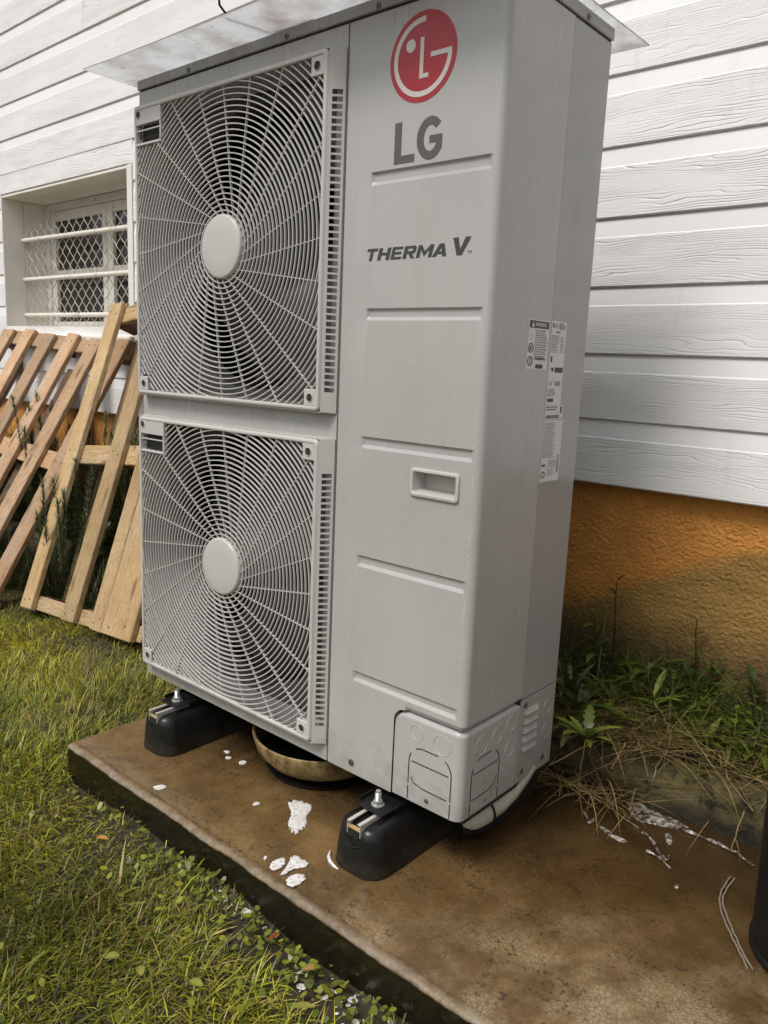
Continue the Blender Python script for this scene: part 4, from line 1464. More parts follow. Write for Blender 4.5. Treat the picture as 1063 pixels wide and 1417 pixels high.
glyph('V', 0.8665, 0.9512, 0.0345, 0.0268, 0.16)
text_part('lettering', 'TM', 0.006, 0.8990, 0.9530, 'f', yl, M['letter_dark'], HP, width=0.0085, height=0.0042)

# stickers on the side
xs_ = W + 0.0005
def sticker(y0, y1, z0, z1, panel_x, label):
    mb = MB()
    mb.box(panel_x, panel_x + 0.0004, y0, y1, z0, z1)
    o = mb.build('sticker', M['sticker'], HP)
    o['label'] = label
    return o
def prints(parent, px, rects, mat, name='print'):
    mb = MB()
    for (y0, y1, z0, z1) in rects:
        mb.add([(px, y0, z0), (px, y1, z0), (px, y1, z1), (px, y0, z1)], [(0, 1, 2, 3)])
    o = mb.build(name, mat, parent)
    o['kind'] = 'stuff'
    return o
def lines(y0, y1, z1, z0, n, fill=0.5, seed=1):
    rr = random.Random(seed)
    out = []
    st = (z1 - z0) / n
    for k in range(n):
        zt = z1 - k * st
        y = y0
        end = y0 + (y1 - y0) * rr.uniform(0.72, 1.0)
        while y < end - 0.002:
            L = rr.uniform(0.003, 0.010)
            out.append((y, min(end, y + L), zt - st * fill, zt))
            y += L + 0.0012
    return out
s1 = sticker(0.1132, 0.1800, 0.7805, 0.8620, W + 0.0001, 'warning sticker with black header')
pz = W + 0.0007
prints(s1, pz, [(0.1150, 0.1782, 0.8485, 0.8605)], M['ink'], 'header')
text_part('header_text', 'WARNING', 0.008, 0.1330, 0.8513, 's', pz + 0.0003, M['sticker'], s1, width=0.036, height=0.0065, bold=0.0002)
mark('warning_sign', [([(pz + 0.0003, 0.1215, 0.8505), (pz + 0.0003, 0.1305, 0.8505), (pz + 0.0003, 0.126, 0.8590)], [(0, 1, 2)])], M['sticker'], s1)
prints(s1, pz, lines(0.1350, 0.1780, 0.8455, 0.7960, 13, 0.52, 3), M['greyink'])
prints(s1, pz, lines(0.1400, 0.1770, 0.8010, 0.7960, 2, 0.7, 9) + [(0.1420, 0.1660, 0.7825, 0.7895)], M['ink'])
for (zz, rr) in ((0.8160, 0.0070), (0.7945, 0.0072)):
    ring('pictogram', (pz, 0.1235, zz), rr, 'x', s1, M['ink'], 0.0009)
prints(s1, pz, [(0.1205, 0.1255, 0.8120, 0.8190), (0.1222, 0.1246, 0.7900, 0.7990), (0.1230, 0.1242, 0.8285, 0.8390)], M['ink'])
pq = W - 0.0008
s2 = sticker(0.1890, 0.2415, 0.7210, 0.8640, pq + 0.0001, 'tall specification sticker with small print')
p2_ = pq + 0.0007
text_part('print', 'LG', 0.008, 0.1975, 0.8535, 's', p2_, M['ink'], s2, width=0.011, height=0.0065, bold=0.0001)
prints(s2, p2_, [(0.1925, 0.1962, 0.8530, 0.8605)], M['ink'])
prints(s2, p2_, lines(0.2150, 0.2390, 0.8620, 0.8500, 6, 0.75, 4), M['greyink'])
prints(s2, p2_, lines(0.2050, 0.2250, 0.8470, 0.8440, 1, 0.8, 6), M['ink'])
prints(s2, p2_, lines(0.1915, 0.2200, 0.8400, 0.8100, 12, 0.5, 5) + lines(0.2240, 0.2385, 0.8380, 0.8100, 7, 0.45, 15), M['greyink'])
prints(s2, p2_, [(0.1940, 0.1995, 0.7945, 0.8045), (0.2105, 0.2390, 0.7770, 0.7860), (0.1990, 0.2060, 0.7790, 0.7850), (0.1935, 0.1965, 0.7830, 0.7850)], M['ink'])
text_part('print', 'CE', 0.008, 0.1940, 0.7545, 's', p2_, M['ink'], s2, width=0.012, height=0.0068)
ring('pictogram', (p2_, 0.2190, 0.7580), 0.0035, 'x', s2, M['ink'], 0.0006)
ring('pictogram', (p2_, 0.2290, 0.7580), 0.0035, 'x', s2, M['ink'], 0.0006)
prints(s2, p2_, lines(0.1925, 0.2200, 0.7490, 0.7350, 6, 0.6, 8), M['greyink'])
prints(s2, p2_, [(0.1925, 0.2140, 0.7260, 0.7320)], M['ink'])
s3 = sticker(0.1890, 0.2520, 0.6950, 0.7200, pq + 0.0001, 'small white barcode sticker')
prints(s3, p2_, lines(0.1920, 0.2330, 0.7180, 0.7090, 2, 0.45, 2) + [(0.2420, 0.2480, 0.7060, 0.7180)], M['ink'])
bars = []
y = 0.1925
rb = random.Random(4)
while y < 0.2400:
    w_ = rb.choice((0.0005, 0.0009, 0.0013))
    bars.append((y, y + w_, 0.6968, 0.7030)); y += w_ + rb.choice((0.0005, 0.0009))
prints(s3, p2_, bars, M['ink'], 'barcode')
s4 = sticker(0.1885, 0.2560, 0.5840, 0.6935, pq + 0.0001, 'long white sticker packed with lines of small print')
prints(s4, p2_, lines(0.1915, 0.2350, 0.6900, 0.6260, 25, 0.5, 12), M['greyink'])
prints(s4, p2_, [(0.2440, 0.2520, 0.6000 + k * 0.0032, 0.6017 + k * 0.0032) for k in range(10)] + [(0.1920, 0.2040, 0.6120, 0.6160)], M['ink'])
for k in range(6):
    ring('pictogram', (p2_, 0.2170 + 0.0095 * (k % 3), 0.6195 - 0.0065 * (k // 3)), 0.0030, 'x', s4, M['greyink'], 0.0004)
prints(s4, p2_, lines(0.2130, 0.2380, 0.6070, 0.5930, 5, 0.4, 22) + [(0.2090, 0.2096, 0.5900, 0.6090)], M['greyink'])
ring('pictogram', (p2_, 0.1980, 0.5970), 0.0055, 'x', s4, M['ink'], 0.0008)

# rain drops clinging to the panels
def drops():
    r = np.random.default_rng(5)
    mb = MB()
    spots = [(r.normal(0.9405, 0.004), r.uniform(0.30, 0.72)) for _ in range(70)] + [(r.uniform(0.66, 0.94), r.uniform(0.02, 1.3)) for _ in range(60)] + [(r.uniform(0.80, 0.93), r.normal(0.165, 0.006)) for _ in range(14)]
    for (x, z) in spots:
        if x > W - 0.014: x = W - 0.0145
        if x > CVX - 0.004 and z < 0.185: continue
        if any(zb - 0.002 < z < zt + 0.002 for zb, zt in RIBS) or (0.808 < x < 0.914 and 0.558 < z < 0.612): continue
        q = r.uniform(0.0006, 0.0017)
        V = [(x, -q * 0.62, z)]
        for k in range(7):
            a = 2 * math.pi * k / 7
            V.append((x + q * math.cos(a), -0.00005, z + q * 1.25 * math.sin(a)))
        mb.add(V, [(0, 1 + k, 1 + (k + 1) % 7) for k in range(7)])
    o = mb.build('rain_drops', M['drop'], HP, smooth=80)
    o['kind'] = 'stuff'
drops()
# mounting brackets under the cabinet and the rubber feet
for x in (0.7900, 0.1640):
    mb = MB()
    mb.hexa([(x - 0.034, -0.050, -0.0205), (x + 0.030, -0.050, -0.0205), (x + 0.034, 0.30, -0.0205), (x - 0.034, 0.30, -0.0205),
             (x - 0.034, -0.050, -0.0175), (x + 0.030, -0.050, -0.0175), (x + 0.034, 0.30, -0.0175), (x - 0.034, 0.30, -0.0175)])
    mb.box(x - 0.037, x - 0.034, -0.036, 0.29, -0.0200, -0.0105)
    mb.box(x + 0.034, x + 0.037, -0.020, 0.29, -0.0200, -0.0105)
    br = mb.build('mounting_bracket', M['blackplastic'], HP, bevel=0.001)

def rubber_foot(x, label):
    T = thing('rubber_foot', (x, 0.15, PAD_Z), label, 'mounting foot', 'rubber feet under the heat pump')
    y0, y1 = -0.098, 0.42
    def loop(hw, ya, yb, z, r, n=7):
        pts = []
        r = min(r, hw * 0.95)
        for (cx, cy, a0) in ((x + hw - r, yb - r, 0), (x - hw + r, yb - r, 90), (x - hw + r, ya + r, 180), (x + hw - r, ya + r, 270)):
            for k in range(n + 1):
                a = math.radians(a0 + 90 * k / n)
                pts.append((cx + r * math.cos(a), cy + r * math.sin(a), z))
        return pts
    lv = [(0.057, 0.0, -0.1205, 0.040), (0.0585, -0.001, -0.1165, 0.040), (0.0570, 0.001, -0.108, 0.038), (0.0530, 0.003, -0.080, 0.034), (0.0485, 0.006, -0.052, 0.030),
          (0.0440, 0.010, -0.038, 0.026), (0.0355, 0.018, -0.0330, 0.022), (0.0300, 0.024, -0.0315, 0.018), (0.0215, 0.030, -0.0312, 0.012)]
    loops = [loop(hw, y0 + o, y1 - o, z, r) for hw, o, z, r in lv]
    b = loft(loops).build('body', M['rubber'], T, smooth=55)
    # moulded grip line on the front end
    g = MB()
    g.tube([(x - 0.018, y0 + 0.0070, -0.058), (x - 0.010, y0 + 0.0048, -0.066), (x + 0.004, y0 + 0.0038, -0.069), (x + 0.016, y0 + 0.0052, -0.064), (x + 0.020, y0 + 0.0075, -0.055)], 0.0022, 6)
    g.build('moulded_rib', M['rubber'], b, smooth=60)
    # strut channel: two flanges and a floor
    for s in (-1, 1):
        mb = MB()
        mb.box(x + s * 0.0085 - (0.0075 if s < 0 else 0), x + s * 0.0085 + (0.0075 if s > 0 else 0), -0.0925, 0.40, -0.0245, -0.0225)
        mb.box(*(sorted((x + s * 0.0145, x + s * 0.0160)) + [-0.0925, 0.40, -0.0480, -0.0246]))
        mb.build('rail', M['alu'], T, bevel=0.0005)
    mb = MB()
    mb.box(x - 0.0143, x + 0.0143, -0.0915, 0.40, -0.0370, -0.0350)
    mb.build('channel_floor', M['wood_yellow'], T)
    mb = MB()
    mb.box(x - 0.013, x + 0.013, -0.093, -0.085, -0.052, -0.0375)
    mb.build('channel_mouth', M['dark'], T)
    # bolt, nut and washer
    by = -0.026
    bz = -0.0172
    mb = MB()
    mb.lathe([(0.0052, -0.02), (0.0052, 0.026), (0.0045, 0.0285), (0.0001, 0.029)], (x - 0.002, by, bz), 'z', 20)
    bo = mb.build('bolt', M['zinc'], T, smooth=40)
    for k in range(9):
        ringm = MB()
        ringm.lathe([(0.0053, 0.010 + k * 0.0017), (0.0059, 0.0107 + k * 0.0017), (0.0053, 0.0114 + k * 0.0017)], (x - 0.002, by, bz), 'z', 16)
        ringm.build('thread', M['zinc'], bo)
    mb = MB()
    mb.lathe([(0.0125, 0.0002), (0.0125, 0.0020), (0.0055, 0.0020)], (x - 0.002, by, bz), 'z', 24)
    mb.build('washer', M['zinc'], T)
    mb = MB()
    mb.lathe([(0.0092, 0.0022), (0.0092, 0.0092), (0.0082, 0.0100), (0.0055, 0.0100)], (x - 0.002, by, bz), 'z', 6)
    mb.build('nut', M['zinc'], T)
    return T
rubber_foot(0.7915, 'black rubber foot under the right end of the heat pump, nearest the camera')
rubber_foot(0.1640, 'black rubber foot under the left end of the heat pump, by the grass')

# ------------------------------------------------------------------ cover sheet on the heat pump, brick, strap
mb = MB()
sx0, sx1, sy0, sy1 = -0.050, 0.9665, -0.103, 0.430
nx, ny = 26, 14
V, F = [], []
for j in range(ny + 1):
    for i in range(nx + 1):
        xx = sx0 + (sx1 - sx0) * i / nx
        yy = sy0 + (sy1 - sy0) * j / ny
        over = 1.0 if (yy < -0.01 or yy > 0.33 or xx < 0 or xx > 0.952) else 0.0
        V.append((xx, yy + (0.002 * mnoise.noise((xx * 9, 0, 0)) if j == 0 else 0), 1.3612 + over * 0.0022 * (0.5 + mnoise.noise((xx * 4, yy * 6, 2)))))
m = nx + 1
F = [(j * m + i, j * m + i + 1, (j + 1) * m + i + 1, (j + 1) * m + i) for j in range(ny) for i in range(nx)]
mb.add(V, F)
cs = mb.build('cover_sheet', [M['sheet'], M['sheet_edge']], smooth=60, solid=-0.0018, origin=(0.46, 0.16, 1.3612))
cs.modifiers['thickness'].material_offset_rim = 1
tag(cs, 'thin cloudy pale sheet lying on top of the heat pump, overhanging its edges', 'sheet')
mb = MB()
mb.box(0.440, 0.545, -0.005, 0.105, 1.3650, 1.4700)
bk = mb.build('brick', M['terracotta'], bevel=0.004, origin=(0.49, 0.05, 1.3650))
tag(bk, 'reddish brick weighing down the pale sheet at the top edge', 'brick')
mb = MB()
mb.tube([(0.440, 0.03, 1.3680), (0.428, -0.05, 1.3690), (0.420, -0.094, 1.3690), (0.419, -0.106, 1.3780), (0.417, -0.107, 1.3950), (0.419, -0.075, 1.4150), (0.432, -0.020, 1.4300), (0.436, 0.02, 1.4200)], 0.0022, 8)
st = mb.build('strap', M['blackplastic'], smooth=60)
tag(st, 'thin black cord looped over the front edge of the pale sheet', 'cord')

# ------------------------------------------------------------------ bowl under the unit
def bowl():
    c = (0.474, 0.150, PAD_Z)
    T = thing('bowl', c, 'stained beige plastic bowl catching drips under the heat pump', 'bowl')
    mb = MB()
    mb.lathe([(0.0001, 0.006), (0.090, 0.006), (0.098, 0.009), (0.128, 0.024), (0.150, 0.048), (0.1595, 0.076), (0.1605, 0.0835), (0.1585, 0.086), (0.1545, 0.084), (0.1520, 0.076), (0.142, 0.050), (0.118, 0.030), (0.0001, 0.024)], c, 'z', 64)
    mb.build('shell', M['bowl'], T, smooth=40)
    mb = MB()
    mb.lathe([(0.138, 0.050), (0.0001, 0.050)], c, 'z', 48)
    mb.build('water', M['water'], T)
    mb = MB()
    mb.lathe([(0.0001, 0.001), (0.112, 0.001), (0.128, 0.006), (0.130, 0.010), (0.124, 0.009), (0.105, 0.0055), (0.0001, 0.0055)], c, 'z', 56)
    mb.build('saucer', M['blackplastic'], T, smooth=40)
bowl()

# ------------------------------------------------------------------ insulated pipe elbow under the front right corner
def pipe():
    T = thing('insulated_pipe', (0.91, 0.12, PAD_Z), 'pale wrapped pipe elbow below the front right corner of the heat pump', 'pipe')
    mb = MB()
    mb.tube([(0.915, 0.100, -0.041), (0.919, 0.130, -0.040), (0.924, 0.165, -0.035), (0.927, 0.205, -0.022), (0.928, 0.240, -0.004), (0.928, 0.262, 0.010)], [0.021, 0.0235, 0.024, 0.0235, 0.023, 0.023], 20)
    mb.build('wrap', M['insul'], T, smooth=50)
    mb = MB()
    mb.tube([(0.9135, 0.080, -0.043), (0.9140, 0.090, -0.042), (0.915, 0.102, -0.041), (0.9195, 0.133, -0.040)], [0.014, 0.022, 0.0250, 0.0255], 20)
    mb.build('end_sleeve', M['insul'], T, smooth=50)
    mb = MB()
    mb.tube([(0.9190, 0.1300, -0.0400), (0.9197, 0.1350, -0.0395)], 0.0265, 24, caps=False)
    mb.build('cable_tie', M['blackplastic'], T, smooth=50, solid=-0.001)
    mb = MB()
    mb.tube([(0.880, 0.110, -0.080), (0.900, 0.14, -0.078), (0.915, 0.18, -0.072), (0.922, 0.23, -0.055), (0.925, 0.275, -0.030), (0.925, 0.290, 0.005)], 0.022, 16)
    mb.build('drain_hose', M['blackplastic'], T, smooth=50)
pipe()

# ------------------------------------------------------------------ soap foam patches on the pad
def body(me, vals=None):
    a = me.attributes.new('body', 'FLOAT', 'POINT')
    a.data.foreach_set('value', np.array(vals if vals is not None else [1.0] * len(me.vertices), dtype=np.float32))
def foam(px, label, th=0.0045, smooth_n=3, grp='white foam patches on the concrete pad', mat='foam'):
    th *= 0.55
    P = np.array([on_z(u, v, PAD_Z)[:2] for (u, v) in px])
    for _ in range(smooth_n):       # round the outline
        Q = []
        for i in range(len(P)):
            a, b = P[i], P[(i + 1) % len(P)]
            Q += [a * 0.75 + b * 0.25, a * 0.25 + b * 0.75]
        P = np.array(Q)
    c = P.mean(0)
    n = len(P)
    for i in range(n):
        d = P[i] - c
        P[i] = c + d * (1 + 0.16 * mnoise.noise((P[i][0] * 170, P[i][1] * 170, 3)) + 0.08 * mnoise.noise((P[i][0] * 420, P[i][1] * 420, 5)))
    V = []
    for s, z in ((1.0, 0.0002), (0.985, 0.5), (0.90, 0.85), (0.62, 1.0)):
        for i in range(n):
            q = c + (P[i] - c) * s
            V.append((q[0], q[1], PAD_Z + (0.0004 if s == 1.0 else th * z * (1 + 0.25 * mnoise.noise((q[0] * 120, q[1] * 120, 1))))))
    V.append((c[0], c[1], PAD_Z + th))
    F = []
    for j in range(3):
        for i in range(n):
            i2 = (i + 1) % n
            F.append((j * n + i, j * n + i2, (j + 1) * n + i2, (j + 1) * n + i))
    F += [(3 * n + i, 3 * n + (i + 1) % n, 4 * n) for i in range(n)]
    mb = MB()
    mb.add(V, F)
    o = mb.build('foam_patch', M[mat], smooth=60, origin=(c[0], c[1], PAD_Z))
    body(o.data, [0.0] * n + [0.28] * n + [0.62] * n + [1.0] * (n + 1))
    return tag(o, label, 'foam', grp)
foam([(396, 1113), (403, 1109), (411, 1108), (424, 1111), (433, 1114), (432, 1122), (425, 1129), (426, 1139), (420, 1149), (410, 1156), (400, 1148), (398, 1139), (403, 1130), (402, 1121)], 'large jagged white foam patch midway between bowl and right foot', 0.006)
foam([(371, 1201), (378, 1192), (388, 1188), (396, 1188), (395, 1197), (388, 1203), (378, 1207)], 'oval white foam patch near pad edge, leftmost of three close together', 0.006)
foam([(387, 1211), (395, 1203), (399, 1193), (405, 1185), (412, 1184), (415, 1189), (424, 1191), (428, 1196), (425, 1201), (412, 1203), (402, 1206), (394, 1212)], 'forked white foam patch near pad edge, middle of three close together', 0.006)
foam([(394, 1223), (399, 1214), (408, 1210), (419, 1210), (425, 1214), (421, 1221), (411, 1227), (401, 1230)], 'oval white foam patch right on the pad edge, lowest of three close together', 0.006)
foam([(348, 1114), (354, 1110), (361, 1110), (359, 1114), (352, 1116)], 'tiny white foam spot left of the large jagged patch', 0.003)
foam([(209, 1089), (218, 1087), (229, 1086), (231, 1090), (223, 1094), (214, 1093)], 'small flat foam spot beside the left rubber foot at the pad edge', 0.003)
foam([(308, 1040), (315, 1038), (320, 1041), (314, 1044)], 'small foam bubble left of the bowl, farther one', 0.003)
foam([(310, 1048), (318, 1046), (322, 1050), (314, 1052)], 'small foam bubble left of the bowl, between two others', 0.003)
foam([(329, 1055), (336, 1052), (343, 1054), (338, 1059), (331, 1059)], 'small foam bubble touching the bowl shadow', 0.003)
foam([(364, 1187), (368, 1184), (371, 1186), (366, 1192)], 'speck of foam just left of the three foam patches', 0.002)
foam([(866, 1112), (876, 1106), (892, 1116), (915, 1127), (940, 1136), (952, 1145), (930, 1146), (905, 1141), (885, 1137), (873, 1128)], 'long white foam smear lying along the foot of the kerb', 0.004, grp='foam along the kerb', mat='film')
foam([(919, 1154), (927, 1152), (931, 1160), (929, 1171), (923, 1168)], 'small grey foam spot below the smear by the kerb', 0.002, grp='foam along the kerb', mat='film')
foam([(825, 1140), (834, 1143), (848, 1155), (862, 1161), (869, 1164), (864, 1167), (850, 1162), (836, 1152)], 'thin curved foam streak between the pipe and the kerb', 0.003, grp='foam along the kerb', mat='film')
foam([(977, 1219)] and [(932, 1225), (938, 1223), (941, 1228), (936, 1231)], 'lone pale pebble of foam on the brown concrete', 0.004, grp='foam along the kerb', mat='film')
# foam ring at the foot
mb = MB()
pts = [on_z(u, v, PAD_Z + 0.002) for (u, v) in ((457, 1178), (455, 1185), (457, 1192), (462, 1198), (468, 1203))]
mb.tube(pts, [0.002, 0.0035, 0.0035, 0.003, 0.001], 8)
fs_ = mb.build('foam_streak', M['foam'], smooth=60)
body(fs_.data)
tag(fs_, 'white foam line hugging the base of the right rubber foot', 'foam', 'white foam patches on the concrete pad')

# strips of wet film and cords lying on the pad
def ribbon(px, wd, label, name='film_strip', mat='film', z=PAD_Z + 0.003, cat='strip', tw=0.5):
    P = [Vector(on_z(u, v, z)) for (u, v) in px]
    pts = []
    for i in range(len(P) - 1):
        for k in range(6):
            t = k / 6
            p0, p1, p2, p3 = P[max(i - 1, 0)], P[i], P[i + 1], P[min(i + 2, len(P) - 1)]
            pts.append(0.5 * ((2 * p1) + (-p0 + p2) * t + (2 * p0 - 5 * p1 + 4 * p2 - p3) * t * t + (-p0 + 3 * p1 - 3 * p2 + p3) * t ** 3))
    pts.append(P[-1])
    V, F = [], []
    for i, p in enumerate(pts):
        d = (pts[min(i + 1, len(pts) - 1)] - pts[max(i - 1, 0)]).normalized()
        s = Vector((-d.y, d.x, 0)) * wd * 0.5 * (0.7 + 0.5 * abs(math.sin(i * tw)))
        up = Vector((0, 0, 0.0025 + 0.002 * math.sin(i * 0.9)))
        V += [p - s, p - s * 0.3 + up, p + s * 0.3 + up * 0.4, p + s + up * 0.8]
    for i in range(len(pts) - 1):
        for j in range(3):
            F.append((i * 4 + j, i * 4 + j + 1, (i + 1) * 4 + j + 1, (i + 1) * 4 + j))
    mb = MB()
    mb.add(V, F)
    return tag(mb.build(name, M[mat], smooth=60, solid=0.0008), label, cat)
def twin_cord():
    px = [(1014, 1214), (1002, 1232), (998, 1248), (1005, 1272), (1016, 1297), (1028, 1322), (1040, 1344)]
    P = [Vector(on_z(u, v, PAD_Z + 0.003)) for (u, v) in px]
    T = thing('twin_cord', tuple(P[-1]), 'pale two-strand cord curling out from under the black pot', 'cord')
    for s_ in (-1, 1):
        pts = []
        for i in range(len(P) - 1):
            for k in range(5):
                t = k / 5
                p0, p1, p2, p3 = P[max(i - 1, 0)], P[i], P[i + 1], P[min(i + 2, len(P) - 1)]
                q = 0.5 * ((2 * p1) + (-p0 + p2) * t + (2 * p0 - 5 * p1 + 4 * p2 - p3) * t * t + (-p0 + 3 * p1 - 3 * p2 + p3) * t ** 3)
                d = (p2 - p1).normalized()
                pts.append(q + Vector((-d.y, d.x, 0)) * (0.0030 + 0.0008 * math.sin(i * 2.1 + k)) * s_)
        mb = MB()
        mb.tube(pts, 0.0017, 8)
        mb.build('strand', M['cord'], T, smooth=60)
twin_cord()
ribbon([(944, 1148), (975, 1160), (1008, 1175), (1026, 1186), (1043, 1200)], 0.0045, 'thin pale strip along the kerb ending at the black pot')
ribbon([(888, 1152), (900, 1160), (912, 1180), (921, 1190), (927, 1186)], 0.0040, 'crumpled pale strip forming a small hook near the kerb')
ribbon([(894, 1178), (908, 1184), (922, 1196), (928, 1203)], 0.0025, 'thin pale thread below the hooked strip')
ribbon([(806, 1122), (812, 1130), (815, 1139), (822, 1134)], 0.0035, 'short twisted pale strip near the dry straw')
# ------------------------------------------------------------------ black pot at the right edge
def pot():
    c = (1.492, 0.275, PAD_Z)
    T = thing('black_pot', c, 'black plastic pot standing on the pad, cut off by the right edge', 'pot')
    mb = MB()
    mb.lathe([(0.0001, 0.004), (0.112, 0.004), (0.118, 0.0), (0.1235, 0.002), (0.1240, 0.010), (0.1205, 0.014), (0.122, 0.10), (0.127, 0.30), (0.128, 0.318), (0.134, 0.320), (0.136, 0.345), (0.132, 0.348), (0.126, 0.345), (0.118, 0.05), (0.0001, 0.045)], c, 'z', 56)
    mb.build('shell', M['blackplastic'], T, smooth=40)
    mb = MB()
    mb.lathe([(0.124, 0.290), (0.06, 0.300), (0.0001, 0.302)], c, 'z', 40)
    mb.build('potting_soil', M['soil'], T, smooth=60)
pot()

# ------------------------------------------------------------------ pallets leaning on the wall
def plank(parent, origin, ex, ey, s0, s1, t0, t1, n0, n1, mat, name, along='t', jit=0.002):
    """box in the pallet frame: s along ex, t along ey, n along the outward normal; its own x axis runs along the grain"""
    en = ex.cross(ey)
    ctr = origin + ex * ((s0 + s1) / 2) + ey * ((t0 + t1) / 2) + en * ((n0 + n1) / 2)
    if along == 't':
        ax, ay = ey, -ex
        L, Wd = t1 - t0, s1 - s0
    else:
        ax, ay = ex, ey
        L, Wd = s1 - s0, t1 - t0
    Th = n1 - n0
    mb = MB()
    nseg = 6
    V, F = [], []
    r_ = random.Random(int((s0 + t0 * 7 + n0 * 31) * 1e4))
    bow = r_.uniform(-1, 1) * 0.003
    for k in range(nseg + 1):
        xx = -L / 2 + L * k / nseg
        b = bow * math.sin(math.pi * k / nseg)
        for (y, z) in ((-Wd / 2, -Th / 2), (Wd / 2, -Th / 2), (Wd / 2, Th / 2), (-Wd / 2, Th / 2)):
            V.append((xx + r_.uniform(-1, 1) * (jit if k in (0, nseg) else 0), y + b + r_.uniform(-1, 1) * jit * 0.4, z + r_.uniform(-1, 1) * jit * 0.2))
    for k in range(nseg):
        for q in range(4):
            q2 = (q + 1) % 4
            F.append((k * 4 + q, (k + 1) * 4 + q, (k + 1) * 4 + q2, k * 4 + q2)[::-1])
    F.append((0, 1, 2, 3)); F.append((nseg * 4 + 3, nseg * 4 + 2, nseg * 4 + 1, nseg * 4))
    me = bpy.data.meshes.new(name)
    me.from_pydata(V, [], F)
    bm = bmesh.new(); bm.from_mesh(me); bmesh.ops.recalc_face_normals(bm, faces=bm.faces); bm.to_mesh(me); bm.free()
    o = finish(name, me, mat, parent, bevel=0.003, seg=1)
    rel = ctr - parent.location
    mt = Matrix.Identity(4)
    for r in range(3):
        mt[r][0], mt[r][1], mt[r][2], mt[r][3] = ax[r], ay[r], en[r], rel[r]
    o.matrix_basis = mt
    # two nail heads near each end on broad faces
    return o
NAIL = None
def nails(parent, pl, t_list, wd, th):
    """pairs of dark nail heads on the outer face of a slat; positions along its length"""
    global NAIL
    if NAIL is None:
        mb = MB()
        mb.lathe([(0.0042, 0.0), (0.0036, 0.0009), (0.0001, 0.0011)], (0, 0, 0), 'z', 8)
        NAIL = bpy.data.meshes.new('nail')
        NAIL.from_pydata(mb.v, [], mb.f)
        NAIL.materials.append(M['wood_dark'])
    r_ = random.Random(len(pl.name) + int(t_list[0] * 999))
    for t in t_list:
        for s_ in (-1, 1):
            o = bpy.data.objects.new('nail', NAIL)
            COL.objects.link(o)
            o.parent = pl
            o.location = (t + r_.uniform(-0.012, 0.012), s_ * wd * 0.24 + r_.uniform(-0.006, 0.006), th / 2 + 0.0003)

def frame_vecs(e2, e1):
    ex = Vector(e2).normalized()
    ey = Vector(e1)
    ey = (ey - ex * ey.dot(ex)).normalized()
    return ex, ey
# right pallet (yellowish boards, nearest the unit)
k = 0.95
O1 = Vector(CAM + k * (np.array([-1.3524, 0.2953, -0.2159]) - CAM))
ex1, ey1 = frame_vecs((0.9946, -0.0317, 0.0986), (-0.0796, 0.3745, 0.9238))
P1 = thing('pallet', O1, 'yellowish wooden pallet leaning on the wall right beside the heat pump', 'pallet', 'pallets leaning against the wall')
y_ = M['wood_yellow']
L1 = 1.222
for (a, b) in ((0.0, 0.088), (0.328, 0.417), (0.531, 0.604), (0.606, 0.788)):
    pl = plank(P1, O1, ex1, ey1, a, b, 0.0, L1, -0.022, 0.0005, y_, 'slat')
    nails(P1, pl, (-L1 / 2 + 0.03, 0.604 - L1 / 2, 1.178 - L1 / 2), b - a, 0.0225)
for (a, b) in ((0.004, 0.056), (0.568, 0.640), (1.142, 1.214)):
    plank(P1, O1, ex1, ey1, 0.010, 0.81, a, b, -0.045, -0.0225, y_, 'cross_board', along='s')
    for s in (0.012, 0.36, 0.70):
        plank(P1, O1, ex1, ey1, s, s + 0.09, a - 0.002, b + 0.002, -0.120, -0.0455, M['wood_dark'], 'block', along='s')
plank(P1, O1, ex1, ey1, 0.055, 0.140, 0.02, L1 - 0.02, -0.143, -0.1205, y_, 'back_slat')
plank(P1, O1, ex1, ey1, 0.40, 0.485, 0.02, L1 - 0.02, -0.143, -0.1205, y_, 'back_slat')
plank(P1, O1, ex1, ey1, 0.70, 0.79, 0.02, L1 - 0.02, -0.143, -0.1205, y_, 'back_slat')
# left pallet (pinkish narrow boards)
O2 = Vector((-1.4296, 0.1556, -0.215))
ex2, ey2 = frame_vecs((0.9991, 0.002, -0.0431), (0.0364, 0.4994, 0.8656))
P2 = thing('pallet', O2, 'pinkish wooden pallet with narrow slats leaning below the barred window', 'pallet', 'pallets leaning against the wall')
p_ = M['wood_pink']
L2 = 1.212
for i in range(6):
    s = -0.2026 * i
    pl = plank(P2, O2, ex2, ey2, s, s + 0.094, -0.03, L2 - 0.012 * (i % 2), -0.022, 0.0, p_, 'slat')
    nails(P2, pl, (0.05 - L2 / 2, 0.66 - L2 / 2, 1.18 - L2 / 2), 0.094, 0.022)
for (a, b) in ((-0.02, 0.06), (0.604, 0.684), (1.135, 1.208)):
    plank(P2, O2, ex2, ey2, -1.08, 0.090, a, b, -0.045, -0.0225, p_, 'cross_board', along='s')
    for s in (-1.05, -0.50, -0.01):
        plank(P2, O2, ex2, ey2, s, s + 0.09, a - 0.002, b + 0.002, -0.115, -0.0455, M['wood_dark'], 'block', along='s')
for s in (-1.04, -0.48):
    plank(P2, O2, ex2, ey2, s, s + 0.094, 0.0, L2 - 0.02, -0.138, -0.1155, M['wood_dark'], 'back_slat')

